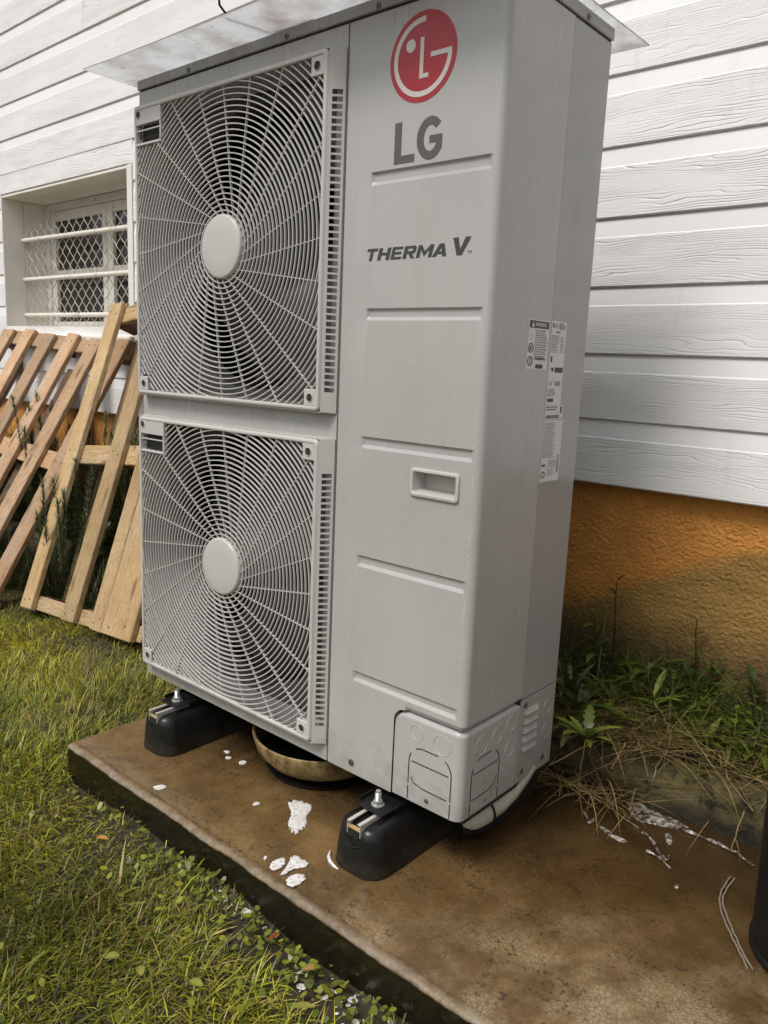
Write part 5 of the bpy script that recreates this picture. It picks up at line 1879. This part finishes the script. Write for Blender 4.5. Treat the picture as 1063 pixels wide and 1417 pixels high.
# ------------------------------------------------------------------ vegetation helpers
def blades(base, length, azim, lean, curl, width, col, seg=3, tipcol=None):
    """ribbons with taper; arrays of n"""
    n = len(base)
    dx, dy = np.cos(azim), np.sin(azim)
    px, py = -dy, dx
    V = np.zeros((n, seg * 2 + 1, 3))
    Cc = np.zeros((n, seg * 2 + 1, 3))
    ang = lean.copy()
    pos = base.copy()
    step = length / seg
    for s in range(seg + 1):
        wv = width * (1 - (s / seg) ** 1.6) * (0.75 if s == 0 else 1.0)
        if s < seg:
            V[:, s * 2, :] = pos + np.stack([px * wv / 2, py * wv / 2, np.zeros(n)], 1)
            V[:, s * 2 + 1, :] = pos - np.stack([px * wv / 2, py * wv / 2, np.zeros(n)], 1)
        else:
            V[:, seg * 2, :] = pos
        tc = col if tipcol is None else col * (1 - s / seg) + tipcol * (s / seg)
        if s < seg:
            Cc[:, s * 2] = tc
            Cc[:, s * 2 + 1] = tc
        else:
            Cc[:, seg * 2] = tc
        sn, cs_ = np.sin(ang), np.cos(ang)
        pos = pos + np.stack([dx * sn * step, dy * sn * step, cs_ * step], 1)
        ang = ang + curl / seg
    m = seg * 2 + 1
    idx = np.arange(n)[:, None] * m
    Q = []
    for s in range(seg - 1):
        Q.append(idx + np.array([s * 2, s * 2 + 1, s * 2 + 3, s * 2 + 2])[None, :])
    Q = np.concatenate(Q) if Q else np.zeros((0, 4), int)
    T = idx + np.array([(seg - 1) * 2, (seg - 1) * 2 + 1, seg * 2])[None, :]
    return V.reshape(-1, 3), [Q, T], Cc.reshape(-1, 3)

def merge(parts):
    Vs, F4, F3, Cs, o = [], [], [], [], 0
    for V, F, Cc in parts:
        Vs.append(V); Cs.append(Cc)
        for f in F:
            if f.shape[1] == 4: F4.append(f + o)
            else: F3.append(f + o)
        o += len(V)
    fs = []
    if F4: fs.append(np.concatenate(F4))
    if F3: fs.append(np.concatenate(F3))
    return np.concatenate(Vs), fs, np.concatenate(Cs)

def vnoise(x, y, f, seed):
    r = np.random.default_rng(seed)
    out = np.zeros_like(x)
    for k in range(6):
        a = r.uniform(0, 2 * np.pi)
        fx, fy = f * np.cos(a) * r.uniform(0.6, 1.6), f * np.sin(a) * r.uniform(0.6, 1.6)
        out += np.sin(x * fx + y * fy + r.uniform(0, 6.28))
    return out / 6 * 1.6

# ------------------------------------------------------------------ lawn
def lawn():
    n = 380000
    x = RNG.uniform(-2.9, 1.7, n)
    y = RNG.uniform(-1.25, 0.50, n)
    ok = ~((x > -0.006) & (y > -0.222))
    # fewer blades far from the viewpoint and behind the camera
    d = np.hypot(x - CAM[0], y - CAM[1])
    keep = RNG.uniform(0, 1, n) < np.clip(1.25 - d * 0.16, 0.45, 1.0)
    # bare earth by the pad edge and thin spots
    bare = np.exp(-(((x - 0.88) / 0.17) ** 2 + ((y + 0.262) / 0.075) ** 2)) + 0.8 * np.exp(-(((x - 0.70) / 0.07) ** 2 + ((y + 0.29) / 0.05) ** 2))
    thin = 0.28 * np.clip(vnoise(x, y, 9, 4), 0, 1) + 0.15 * np.clip(vnoise(x, y, 23, 14), 0, 1)
    keep &= RNG.uniform(0, 1, n) > np.clip(bare * 1.05 + thin, 0, 0.97)
    keep &= ~((y > -0.235) & (y < -0.2) & (x > 0.25) & (RNG.uniform(0, 1, n) < 0.6))
    keep &= ~((y > 0.33) & (RNG.uniform(0, 1, n) < 0.5))
    m = ok & keep
    x, y = x[m], y[m]
    n = len(x)
    z = ground_z(x, y) - 0.004
    clump = vnoise(x, y, 14, 9)
    hgt = 0.020 + 0.011 * clump + RNG.gamma(1.7, 0.0085, n)
    tall = (x < 0.0) & (y > -0.25)
    hgt = np.where(tall, hgt * 1.15, hgt)
    hgt = np.where(y > 0.10, hgt * 0.6, hgt)
    nearpad = (y > -0.30) & (x > 0.0)
    hgt = np.where(nearpad, hgt * 0.62, hgt)
    hgt = np.clip(hgt, 0.012, 0.095)
    swirl = vnoise(x, y, 5, 21) * 2.2
    az = swirl + RNG.normal(0, 1.2, n)
    lean = np.clip(RNG.normal(0.95, 0.42, n), 0.02, 1.5)
    curl = RNG.normal(0.75, 0.5, n)
    wd = RNG.uniform(0.0014, 0.0036, n) * np.where(RNG.uniform(0, 1, n) < 0.07, 1.8, 1.0)
    g1, g2, g3, g4 = np.array([0.205, 0.245, 0.024]), np.array([0.480, 0.455, 0.052]), np.array([0.080, 0.105, 0.015]), np.array([0.46, 0.35, 0.15])
    t = np.clip(0.5 + 0.55 * vnoise(x, y, 6, 2) + RNG.normal(0, 0.28, n), 0, 1)[:, None]
    col = g1 * (1 - t) + g2 * t
    dk = (RNG.uniform(0, 1, n) < 0.28)[:, None]
    col = np.where(dk, g3, col)
    dry = (RNG.uniform(0, 1, n) < 0.13 + 0.10 * np.clip(vnoise(x, y, 8, 33), 0, 1))[:, None]
    col = np.where(dry, g4 * RNG.uniform(0.5, 1.15, (n, 1)), col)
    col = col * RNG.uniform(0.75, 1.25, (n, 1)) * (0.92 + 0.36 * np.clip(vnoise(x, y, 8, 51) + 0.5 * vnoise(x, y, 19, 52), -1.2, 1.0))[:, None]
    brown = (RNG.uniform(0, 1, n) < 0.55 * np.clip(vnoise(x, y, 11, 61) - 0.15, 0, 1))[:, None]
    col = np.where(brown, np.array([0.17, 0.115, 0.042]) * RNG.uniform(0.5, 1.4, (n, 1)), col)
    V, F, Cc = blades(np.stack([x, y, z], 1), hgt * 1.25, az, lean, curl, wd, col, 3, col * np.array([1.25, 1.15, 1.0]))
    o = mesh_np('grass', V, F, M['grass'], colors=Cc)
    tag(o, 'yellowish green rough lawn grass in front of the pad', 'grass', kind='stuff')
lawn()

def leaf_patch(x, y, z, size, az, tilt, col, lobes=1):
    """flat rounded leaves: 6-gon fan each, n arrays"""
    n = len(x)
    k = 7
    a = np.linspace(0, 2 * np.pi, k, endpoint=False)
    u = np.cos(a)[None, :] * size[:, None]
    v = np.sin(a)[None, :] * size[:, None] * 0.78
    ca, sa = np.cos(az)[:, None], np.sin(az)[:, None]
    X = x[:, None] + u * ca - v * sa
    Y = y[:, None] + u * sa + v * ca
    Z = z[:, None] + u * np.sin(tilt)[:, None] + 0.15 * np.abs(v)
    V = np.stack([X, Y, Z], 2).reshape(-1, 3)
    F = np.arange(n * k).reshape(n, k)
    Cc = np.repeat(col, k, axis=0)
    return V, F, Cc

def cover_plants():
    # broad low leaves in the lawn: clover, plantain, creeping weeds
    n = 5200
    x = RNG.uniform(-0.6, 1.35, n)
    y = -0.225 - RNG.gamma(1.4, 0.11, n)
    w1 = vnoise(x, y, 10, 71)
    edge = np.exp(-((y + 0.25) / 0.05) ** 2)
    kp = RNG.uniform(0, 1, n) < np.clip(0.10 + 0.55 * np.clip(w1, 0, 1) + 0.35 * edge * (x > 0.45), 0, 1)
    kp &= ~((x < 0.1) & (y > -0.23))
    x, y = x[kp], y[kp]
    n = len(x)
    z = ground_z(x, y) + RNG.uniform(0.008, 0.035, n)
    sz = RNG.uniform(0.0030, 0.0080, n)
    col = np.array([0.120, 0.145, 0.020]) * RNG.uniform(0.5, 1.5, (n, 1)) + np.array([0.16, 0.12, 0.0]) * (RNG.uniform(0, 1, (n, 1)) ** 3)
    V, F, Cc = leaf_patch(x, y, z, sz, RNG.uniform(0, 6.28, n), RNG.normal(0.1, 0.5, n), col)
    o = mesh_np('ground_cover', V, [F], M['leaf'], colors=Cc, smooth=True)
    tag(o, 'small round clover-like leaves scattered through the lawn', 'clover', kind='stuff')
cover_plants()

# foam and lime splashes on the bare earth
def flecks():
    n = 150
    x = np.concatenate([RNG.normal(0.93, 0.05, 45), RNG.normal(0.64, 0.03, 22)])
    y = np.concatenate([RNG.normal(-0.252, 0.018, 45), RNG.normal(-0.236, 0.009, 22)])
    kp = y < -0.222
    x, y = x[kp], y[kp]
    n = len(x)
    z = ground_z(x, y) + 0.003
    V, F, Cc = leaf_patch(x, y, z, RNG.gamma(1.5, 0.0016, n) + 0.0006, RNG.uniform(0, 6.28, n), RNG.normal(0, 0.3, n), np.full((n, 3), 0.7))
    o = mesh_np('foam_flecks', V, [F], M['foam'], smooth=True)
    body(o.data, [0.75] * len(V))
    tag(o, 'white foam flecks splashed on the bare earth below the pad', 'foam', kind='stuff')
flecks()

# single fallen leaves on the lawn
def big_leaf(L, Wd, az, pitch, bend, c0, c1, serr=0.0, n=10, roll=0.0, fold=0.25):
    """one leaf with midrib fold, base at the origin; returns V,F,C (local)"""
    V, Cc, F = [], [], []
    ang = pitch
    p = np.array([0.0, 0.0, 0.0])
    for i in range(n + 1):
        t = i / n
        w_ = Wd * (math.sin(math.pi * min(1, t * 0.97 + 0.03)) ** 0.75) * 0.5
        if serr and i % 2: w_ *= (1 - serr)
        h = fold * w_
        for s in (-1, 0, 1):
            V.append((p[0], s * w_, p[2] + (h if s else 0) + s * w_ * math.sin(roll)))
            Cc.append(np.array(c0) * (1 - t) + np.array(c1) * t if s else (np.array(c0) * (1 - t) + np.array(c1) * t) * 1.25)
        p = p + np.array([math.cos(ang), 0, math.sin(ang)]) * L / n
        ang += bend / n
    for i in range(n):
        for j in range(2):
            F.append((i * 3 + j, i * 3 + j + 1, (i + 1) * 3 + j + 1, (i + 1) * 3 + j))
    V = np.array(V)
    ca, sa = math.cos(az), math.sin(az)
    V = np.stack([V[:, 0] * ca - V[:, 1] * sa, V[:, 0] * sa + V[:, 1] * ca, V[:, 2]], 1)
    return V, np.array(F), np.array(Cc)

def single_leaf(px, L, Wd, az, c0, c1, label, z=0.035, bend=-0.6):
    p = on_z(px[0], px[1], -0.185)
    zz = float(ground_z(p[0], p[1])) + z
    V, F, Cc = big_leaf(L, Wd, az, 0.25, bend, c0, c1)
    o = mesh_np('fallen_leaf', V, [F], M['leaf'], colors=Cc, smooth=True, loc=(p[0], p[1], zz))
    tag(o, label, 'leaf', 'single leaves on the lawn')
single_leaf((134, 1192), 0.026, 0.013, 0.6, (0.42, 0.17, 0.03), (0.50, 0.26, 0.06), 'orange fallen leaf lying on the lawn at the left', 0.05)
single_leaf((372, 1310), 0.024, 0.010, 1.6, (0.20, 0.035, 0.02), (0.26, 0.06, 0.03), 'small red leaf among weeds at the foot of the pad', 0.03)
single_leaf((418, 1345), 0.032, 0.013, 0.9, (0.30, 0.17, 0.05), (0.36, 0.225, 0.085), 'curled tan leaf on the bare earth below the pad', 0.03)
single_leaf((145, 1345), 0.024, 0.014, 1.0, (0.18, 0.19, 0.03), (0.28, 0.27, 0.06), 'pale green leaf in the lawn, leftmost of the pale leaves near the bottom', 0.04)
single_leaf((262, 1382), 0.024, 0.015, 0.4, (0.18, 0.19, 0.03), (0.30, 0.28, 0.07), 'pale green leaf in the lawn, rightmost round one near the bottom', 0.04)
single_leaf((193, 1356), 0.022, 0.014, -0.4, (0.18, 0.18, 0.03), (0.27, 0.26, 0.06), 'pale green leaf in the lawn, between two other pale leaves', 0.04)
single_leaf((402, 1396), 0.038, 0.013, 0.8, (0.15, 0.16, 0.025), (0.32, 0.28, 0.06), 'long yellow-green leaf at the bottom of the lawn by the bare earth', 0.03)

# ------------------------------------------------------------------ weeds in the bed on the right
def place(parts, origin):
    V, F, Cc = merge(parts)
    return V, F, Cc
def plant_obj(name, origin, parts, label, cat, group=None, mat='leaf'):
    T = thing(name, origin, label, cat, group)
    for nm, prt in parts:
        V, F, Cc = merge(prt)
        mesh_np(nm, V, F, M[mat], T, smooth=True, colors=Cc)
    return T
def stem_part(pts, rad, c):
    mb = MB()
    mb.tube(pts, rad, 6)
    V = np.array([tuple(p) for p in mb.v])
    q4 = np.array([f for f in mb.f if len(f) == 4])
    return V, [q4], np.tile(np.array(c), (len(V), 1))
def off(part, d):
    V, F, Cc = part
    return V + np.array(d)[None, :], F if isinstance(F, list) else [F], Cc
G_D, G_M, G_L, G_P = (0.040, 0.062, 0.014), (0.075, 0.105, 0.020), (0.15, 0.185, 0.030), (0.28, 0.29, 0.085)

def rosette(px, zsoil, nleaf, L, Wd, label, c0, c1, serr=0.45, seed=0, pitch=0.7, az_c=None, az_s=3.14):
    r = random.Random(seed)
    p = on_z(px[0], px[1], zsoil)
    p[2] = float(bed_z(p[0], p[1])) if 0.575 < p[1] < 0.86 else p[2]
    parts = []
    for i in range(nleaf):
        az = (2 * math.pi * i / nleaf + r.uniform(-0.4, 0.4)) if az_c is None else az_c + r.uniform(-az_s, az_s)
        k_ = r.uniform(0.65, 1.1)
        parts.append(('leaf', [off(big_leaf(L * k_, Wd * k_, az, r.uniform(pitch - 0.3, pitch + 0.3), r.uniform(-1.5, -0.6), tuple(np.array(c0) * r.uniform(0.7, 1.2)), tuple(np.array(c1) * r.uniform(0.7, 1.2)), serr, 12), (0, 0, 0))]))
    return plant_obj('weed', tuple(p), parts, label, 'weed', 'weeds in the bed behind the heat pump')
def tall_weed(px, zs, Hh, nleaf, label, c, seed=0, ll=0.06, lw=0.014, dx=0.0, stem_c=(0.05, 0.06, 0.015)):
    r = random.Random(seed)
    p = on_z(px[0], px[1], zs)
    p[1] = min(p[1], 0.765)
    p[2] = float(bed_z(p[0], min(p[1], 0.80)))
    pts = [(dx * t + 0.004 * math.sin(t * 5), -0.01 * t, Hh * t) for t in np.linspace(0, 1, 7)]
    parts = [('stem', [stem_part(pts, [0.0026 * (1 - 0.6 * t) for t in np.linspace(0, 1, 7)], stem_c)])]
    for i in range(nleaf):
        t = 0.2 + 0.8 * i / max(1, nleaf - 1)
        az = i * 2.4 + r.uniform(-0.4, 0.4)
        k_ = r.uniform(0.7, 1.1)
        parts.append(('leaf', [off(big_leaf(ll * k_, lw * k_, az, r.uniform(0.2, 1.0), r.uniform(-1.2, -0.3), tuple(np.array(c) * r.uniform(0.7, 1.2)), tuple(np.array(c) * r.uniform(0.9, 1.5)), 0, 8), (dx * t, -0.01 * t, Hh * t))]))
    return plant_obj('tall_weed', tuple(p), parts, label, 'weed', 'weeds in the bed behind the heat pump')
rosette((868, 1000), 0.0, 9, 0.11, 0.030, 'pale toothed rosette weed at the kerb just right of the heat pump', G_M, G_P, 0.5, 1, 0.55, az_c=-0.4, az_s=1.9)
rosette((905, 1000), 0.0, 7, 0.09, 0.026, 'toothed rosette weed at the kerb, right of the palest one', G_M, G_L, 0.45, 2, 0.5)
rosette((800, 985), 0.03, 12, 0.12, 0.017, 'bushy narrow-leaved weed against the rear corner of the heat pump', G_D, G_M, 0.0, 3, 0.9)
rosette((822, 960), 0.05, 12, 0.11, 0.016, 'dark narrow-leaved weed between the heat pump and the upright leafy stalk', G_D, G_M, 0.0, 4, 1.0)
tall_weed((905, 985), 0.03, 0.075, 7, 'upright weed with pointed pale leaves in the middle of the bed', G_L, 5, 0.07, 0.014)
tall_weed((843, 935), 0.06, 0.255, 6, 'tallest dark stalk rising against the orange plinth beside the heat pump', G_D, 6, 0.035, 0.012, 0.004, (0.016, 0.018, 0.008))
tall_weed((826, 930), 0.06, 0.160, 10, 'leafy stalk just left of the tallest dark stalk', G_M, 7, 0.055, 0.016, -0.01)
tall_weed((975, 935), 0.07, 0.165, 5, 'thin broken stalk against the khaki part of the plinth', G_D, 8, 0.03, 0.010, 0.0, (0.03, 0.022, 0.010))
tall_weed((990, 950), 0.06, 0.090, 9, 'low leafy stalk at the plinth right of the broken stalk', G_D, 9, 0.04, 0.013, 0.01)
tall_weed((940, 955), 0.06, 0.070, 9, 'low dark leafy weed at the plinth left of the broken stalk', G_D, 10, 0.05, 0.012, 0.01)
tall_weed((870, 950), 0.06, 0.085, 10, 'low dark leafy weed at the plinth behind the pale rosette', G_D, 12, 0.06, 0.012, 0.01)
tall_weed((1045, 985), 0.04, 0.060, 8, 'low dark weed in the bed near the right edge', G_D, 11, 0.05, 0.013, 0.0)

rosette((790, 1015), -0.01, 11, 0.11, 0.020, 'green strap-leaved weed at the rear bottom corner of the heat pump', G_M, G_L, 0.0, 13, 0.7)
rosette((838, 1000), 0.0, 10, 0.12, 0.018, 'strap-leaved weed spilling over the kerb left of the pale rosette', G_M, G_L, 0.0, 14, 0.6)
rosette((852, 965), 0.03, 10, 0.12, 0.020, 'mid-green weed directly behind the pale rosette', G_M, G_L, 0.3, 15, 0.8)
rosette((935, 1010), 0.0, 8, 0.08, 0.020, 'small toothed weed on the kerb top in the middle of the bed', G_M, G_L, 0.4, 16, 0.5)
rosette((1010, 1030), 0.0, 8, 0.09, 0.010, 'grassy tuft on the kerb left of the black pot', G_M, G_L, 0.0, 17, 0.6)
rosette((1045, 1045), 0.0, 9, 0.08, 0.024, 'round-leaved weed on the kerb above the black pot', G_M, G_L, 0.0, 18, 0.4)
rosette((960, 975), 0.03, 9, 0.09, 0.016, 'dark weed below the broken stalk', G_D, G_M, 0.0, 19, 0.9)
_r = random.Random(77)
_lab = ['left of', 'right of', 'behind', 'below']
for _i, (_u, _v, _t) in enumerate(((782, 930, 'beside the rear edge of the heat pump, highest'), (786, 965, 'beside the rear edge of the heat pump, second from the top'), (812, 1025, 'hanging over the kerb just right of the heat pump'),
                                   (858, 925, 'against the plinth right of the tallest stalk'), (895, 945, 'against the plinth in the middle of the bed'), (925, 985, 'amid the clover in the middle of the bed'), (975, 1010, 'on the kerb left of the grassy tuft'), (1030, 960, 'against the plinth near the right edge'))):
    rosette((_u, _v), 0.04, 11, _r.uniform(0.085, 0.13), _r.uniform(0.018, 0.032), 'broad-leaved weed ' + _t, G_D if _i % 2 else G_M, G_M if _i % 2 else G_L, _r.choice((0.0, 0.25, 0.4)), 30 + _i, _r.uniform(0.6, 1.1))
def bed_cover():
    # small round leaves, low clover
    n = 900
    x = np.concatenate([RNG.normal(1.14, 0.055, 300), RNG.normal(1.27, 0.06, 250), RNG.uniform(0.8, 1.6, 350)])
    y = np.concatenate([RNG.normal(0.665, 0.03, 300), RNG.normal(0.64, 0.03, 250), RNG.uniform(0.585, 0.76, 350)])
    kp = (y > 0.565) & (y < 0.77)
    x, y = x[kp], y[kp]
    n = len(x)
    z = bed_z(x, y) + RNG.uniform(0.008, 0.035, n)
    col = np.array(G_L) * RNG.uniform(0.45, 1.35, (n, 1))
    V, F, Cc = leaf_patch(x, y, z, RNG.uniform(0.0035, 0.0085, n), RNG.uniform(0, 6.28, n), RNG.normal(-0.1, 0.4, n), col)
    o = mesh_np('bed_clover', V, [F], M['leaf'], colors=Cc, smooth=True)
    tag(o, 'low round-leaved ground cover in the bed along the plinth', 'clover', kind='stuff')
    # grass blades in the bed, leaning over the kerb
    n = 2600
    x = RNG.uniform(0.75, 1.9, n)
    y = RNG.uniform(0.575, 0.75, n)
    z = bed_z(x, y) - 0.003
    c = np.array(G_M) * RNG.uniform(0.4, 1.8, (n, 1)) + np.array([0.05, 0.03, 0.0]) * RNG.uniform(0, 1, (n, 1)) ** 2
    V, F, Cc = blades(np.stack([x, y, z], 1), RNG.gamma(3, 0.034, n), RNG.normal(-1.5, 1.6, n), RNG.uniform(0.1, 1.0, n), RNG.uniform(0.4, 2.0, n), RNG.uniform(0.002, 0.0048, n), c, 6)
    o = mesh_np('bed_grass', V, F, M['grass'], colors=Cc, smooth=True)
    tag(o, 'long unkempt grass growing in the bed and hanging over the kerb', 'grass', kind='stuff')
    # dry straw tangled over the kerb
    n = 1250
    x = np.concatenate([RNG.uniform(0.84, 1.10, 700), RNG.uniform(0.85, 1.7, 550)])
    y = np.where(RNG.uniform(0, 1, n) < 0.22, RNG.uniform(0.40, 0.52, n), RNG.uniform(0.50, 0.67, n))
    y = np.where((y < 0.5) & (x > 1.08), RNG.uniform(0.52, 0.66, n), y)
    z = np.where(y > 0.575, bed_z(x, y), np.where(y > 0.505, -0.012, PAD_Z + 0.004)) + RNG.uniform(0.0, 0.03, n)
    c = np.array([0.25, 0.165, 0.072]) * RNG.uniform(0.25, 1.5, (n, 1))
    V, F, Cc = blades(np.stack([x, y, z], 1), RNG.gamma(5, 0.026, n), RNG.normal(-1.3, 1.5, n), RNG.uniform(0.9, 1.5, n), RNG.uniform(0.0, 0.9, n), RNG.uniform(0.0014, 0.0032, n), c, 6)
    o = mesh_np('dry_straw', V, F, M['straw'], colors=Cc, smooth=True)
    tag(o, 'dry tan straw tangled over the mossy kerb', 'straw', kind='stuff')
bed_cover()

# a few long straw stalks one can pick out
def stalk(pts, rad, c, label):
    P0 = [Vector(p) for p in pts]
    P = []
    for i in range(len(P0) - 1):
        for k in range(4):
            q = P0[i].lerp(P0[i + 1], k / 4)
            j = (len(P) + len(label)) * 1.7
            P.append(q + Vector((math.sin(j), math.cos(j * 1.3), abs(math.sin(j * 0.7)))) * 0.0009)
    P.append(P0[-1])
    o0 = P[0].copy()
    V, F, Cc = stem_part([tuple(p - o0) for p in P], rad, c)
    o = mesh_np('straw_stalk', V, F, M['straw'], colors=Cc, smooth=True, loc=tuple(o0))
    tag(o, label, 'straw stalk', 'long straw stalks over the kerb')
def pz_(u, v, z): return tuple(on_z(u, v, z))
stalk([pz_(783, 1088, -0.105), pz_(840, 1058, -0.055), pz_(895, 1047, -0.015), pz_(936, 1040, 0.0)], 0.0011, (0.26, 0.185, 0.095), 'long straw stalk crossing from the heat pump corner to the kerb')
stalk([pz_(846, 1064, -0.05), pz_(857, 1045, -0.02), pz_(866, 1028, 0.01)], 0.0017, (0.48, 0.30, 0.10), 'thick golden straw stub on the kerb')
stalk([pz_(802, 1075, -0.09), pz_(806, 1048, -0.04), pz_(812, 1018, 0.0)], 0.0015, (0.34, 0.21, 0.08), 'upright golden straw beside the heat pump corner')
stalk([pz_(801, 1082, -0.112), pz_(830, 1105, -0.114), pz_(862, 1132, -0.116), pz_(884, 1146, -0.116)], 0.0010, (0.34, 0.26, 0.16), 'straight straw lying on the wet concrete by the kerb')
stalk([pz_(872, 1025, 0.0), pz_(930, 1042, -0.002), pz_(985, 1060, 0.0), pz_(1063, 1085, 0.0)], 0.0011, (0.28, 0.21, 0.115), 'longest straw running along the kerb top')
stalk([pz_(905, 1078, -0.05), pz_(908, 1062, -0.03), pz_(918, 1046, -0.01), pz_(924, 1036, 0.0)], 0.0010, (0.44, 0.36, 0.24), 'short pale straw hanging down the kerb face')
stalk([pz_(1004, 1073, 0.0), pz_(1022, 1098, -0.02), pz_(1042, 1122, -0.04)], 0.0012, (0.29, 0.205, 0.10), 'bent straw hanging over the kerb near the pot')
stalk([pz_(1012, 1178, -0.10), pz_(1020, 1150, -0.06), pz_(1030, 1122, -0.03)], 0.0012, (0.29, 0.205, 0.095), 'upright straw leaning on the kerb near the pot')
stalk([pz_(760, 1060, -0.03), pz_(800, 1038, -0.01), pz_(826, 1025, 0.01)], 0.0013, (0.30, 0.19, 0.09), 'brown straw at the rear bottom corner of the heat pump')

# ------------------------------------------------------------------ shrubs and tangled growth behind the pallets
def rosemary(c, Hh, R_, n_st, label, seed, lc=(0.150, 0.175, 0.085)):
    r = np.random.default_rng(seed)
    T = thing('rosemary_shrub', c, label, 'shrub', 'needle-leaved shrubs behind the pallets')
    stems, needles = [], []
    for s in range(n_st):
        az = r.uniform(0, 6.28)
        ln = r.uniform(0.1, 0.75)
        L = Hh * r.uniform(0.7, 1.1)
        pts = []
        p = np.array([r.normal(0, R_ * 0.25), r.normal(0, R_ * 0.2), 0.0])
        a = ln
        for i in range(9):
            pts.append(p.copy())
            p = p + np.array([math.cos(az) * math.sin(a), math.sin(az) * math.sin(a), math.cos(a)]) * L / 8
            a = a * 0.9 + r.normal(0, 0.08)
        stems.append(stem_part([tuple(q) for q in pts], [0.0032 * (1 - 0.75 * i / 8) for i in range(9)], (0.045, 0.034, 0.018)))
        m = 300
        t = r.uniform(0.25, 1.0, m) * 8
        i0 = np.minimum(t.astype(int), 7)
        f = (t - i0)[:, None]
        P = np.array(pts)
        B = P[i0] * (1 - f) + P[np.minimum(i0 + 1, 8)] * f
        col = np.array(lc) * r.uniform(0.5, 1.5, (m, 1))
        needles.append(blades(B, r.uniform(0.018, 0.040, m), r.uniform(0, 6.28, m), r.uniform(0.3, 1.2, m), r.uniform(-0.4, 0.3, m), r.uniform(0.0032, 0.0056, m), col, 2))
    V, F, Cc = merge(stems)
    mesh_np('stems', V, F, M['straw'], T, smooth=True, colors=Cc)
    V, F, Cc = merge(needles)
    o = mesh_np('needles', V, F, M['leaf'], T, colors=Cc)
    o['kind'] = 'stuff'
    return T
_p = on_y(84, 640, 0.40)
rosemary((_p[0], 0.405, -0.17), 0.50, 0.10, 16, 'needle-leaved shrub poking through the gap between the two pallets', 1)
rosemary((-0.98, 0.62, -0.03), 0.60, 0.16, 22, 'needle-leaved shrub behind the yellowish pallet', 2)
rosemary((-1.75, 0.62, -0.03), 0.58, 0.20, 24, 'needle-leaved shrub behind the pinkish pallet', 3)
rosemary((-0.72, 0.62, -0.02), 0.52, 0.12, 14, 'needle-leaved shrub hidden mostly by the heat pump', 4)

def back_growth():
    n = 15000
    x = RNG.uniform(-2.6, -0.35, n)
    y = RNG.uniform(0.36, 0.76, n)
    z = np.where(y > 0.58, bed_z(x, y), ground_z(x, np.minimum(y, 0.5))) - 0.005
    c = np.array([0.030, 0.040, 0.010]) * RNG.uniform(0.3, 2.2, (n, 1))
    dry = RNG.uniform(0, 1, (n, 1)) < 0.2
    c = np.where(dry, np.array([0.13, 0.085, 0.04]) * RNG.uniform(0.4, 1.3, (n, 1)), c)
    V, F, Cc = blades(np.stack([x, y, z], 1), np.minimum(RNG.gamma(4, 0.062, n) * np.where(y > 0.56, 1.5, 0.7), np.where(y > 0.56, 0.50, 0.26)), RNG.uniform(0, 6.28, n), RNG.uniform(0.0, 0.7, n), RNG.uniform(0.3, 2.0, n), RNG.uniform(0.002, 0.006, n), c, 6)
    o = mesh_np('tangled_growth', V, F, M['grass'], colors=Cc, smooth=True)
    tag(o, 'dark tangled weeds and grass behind the pallets', 'undergrowth', kind='stuff')
back_growth()
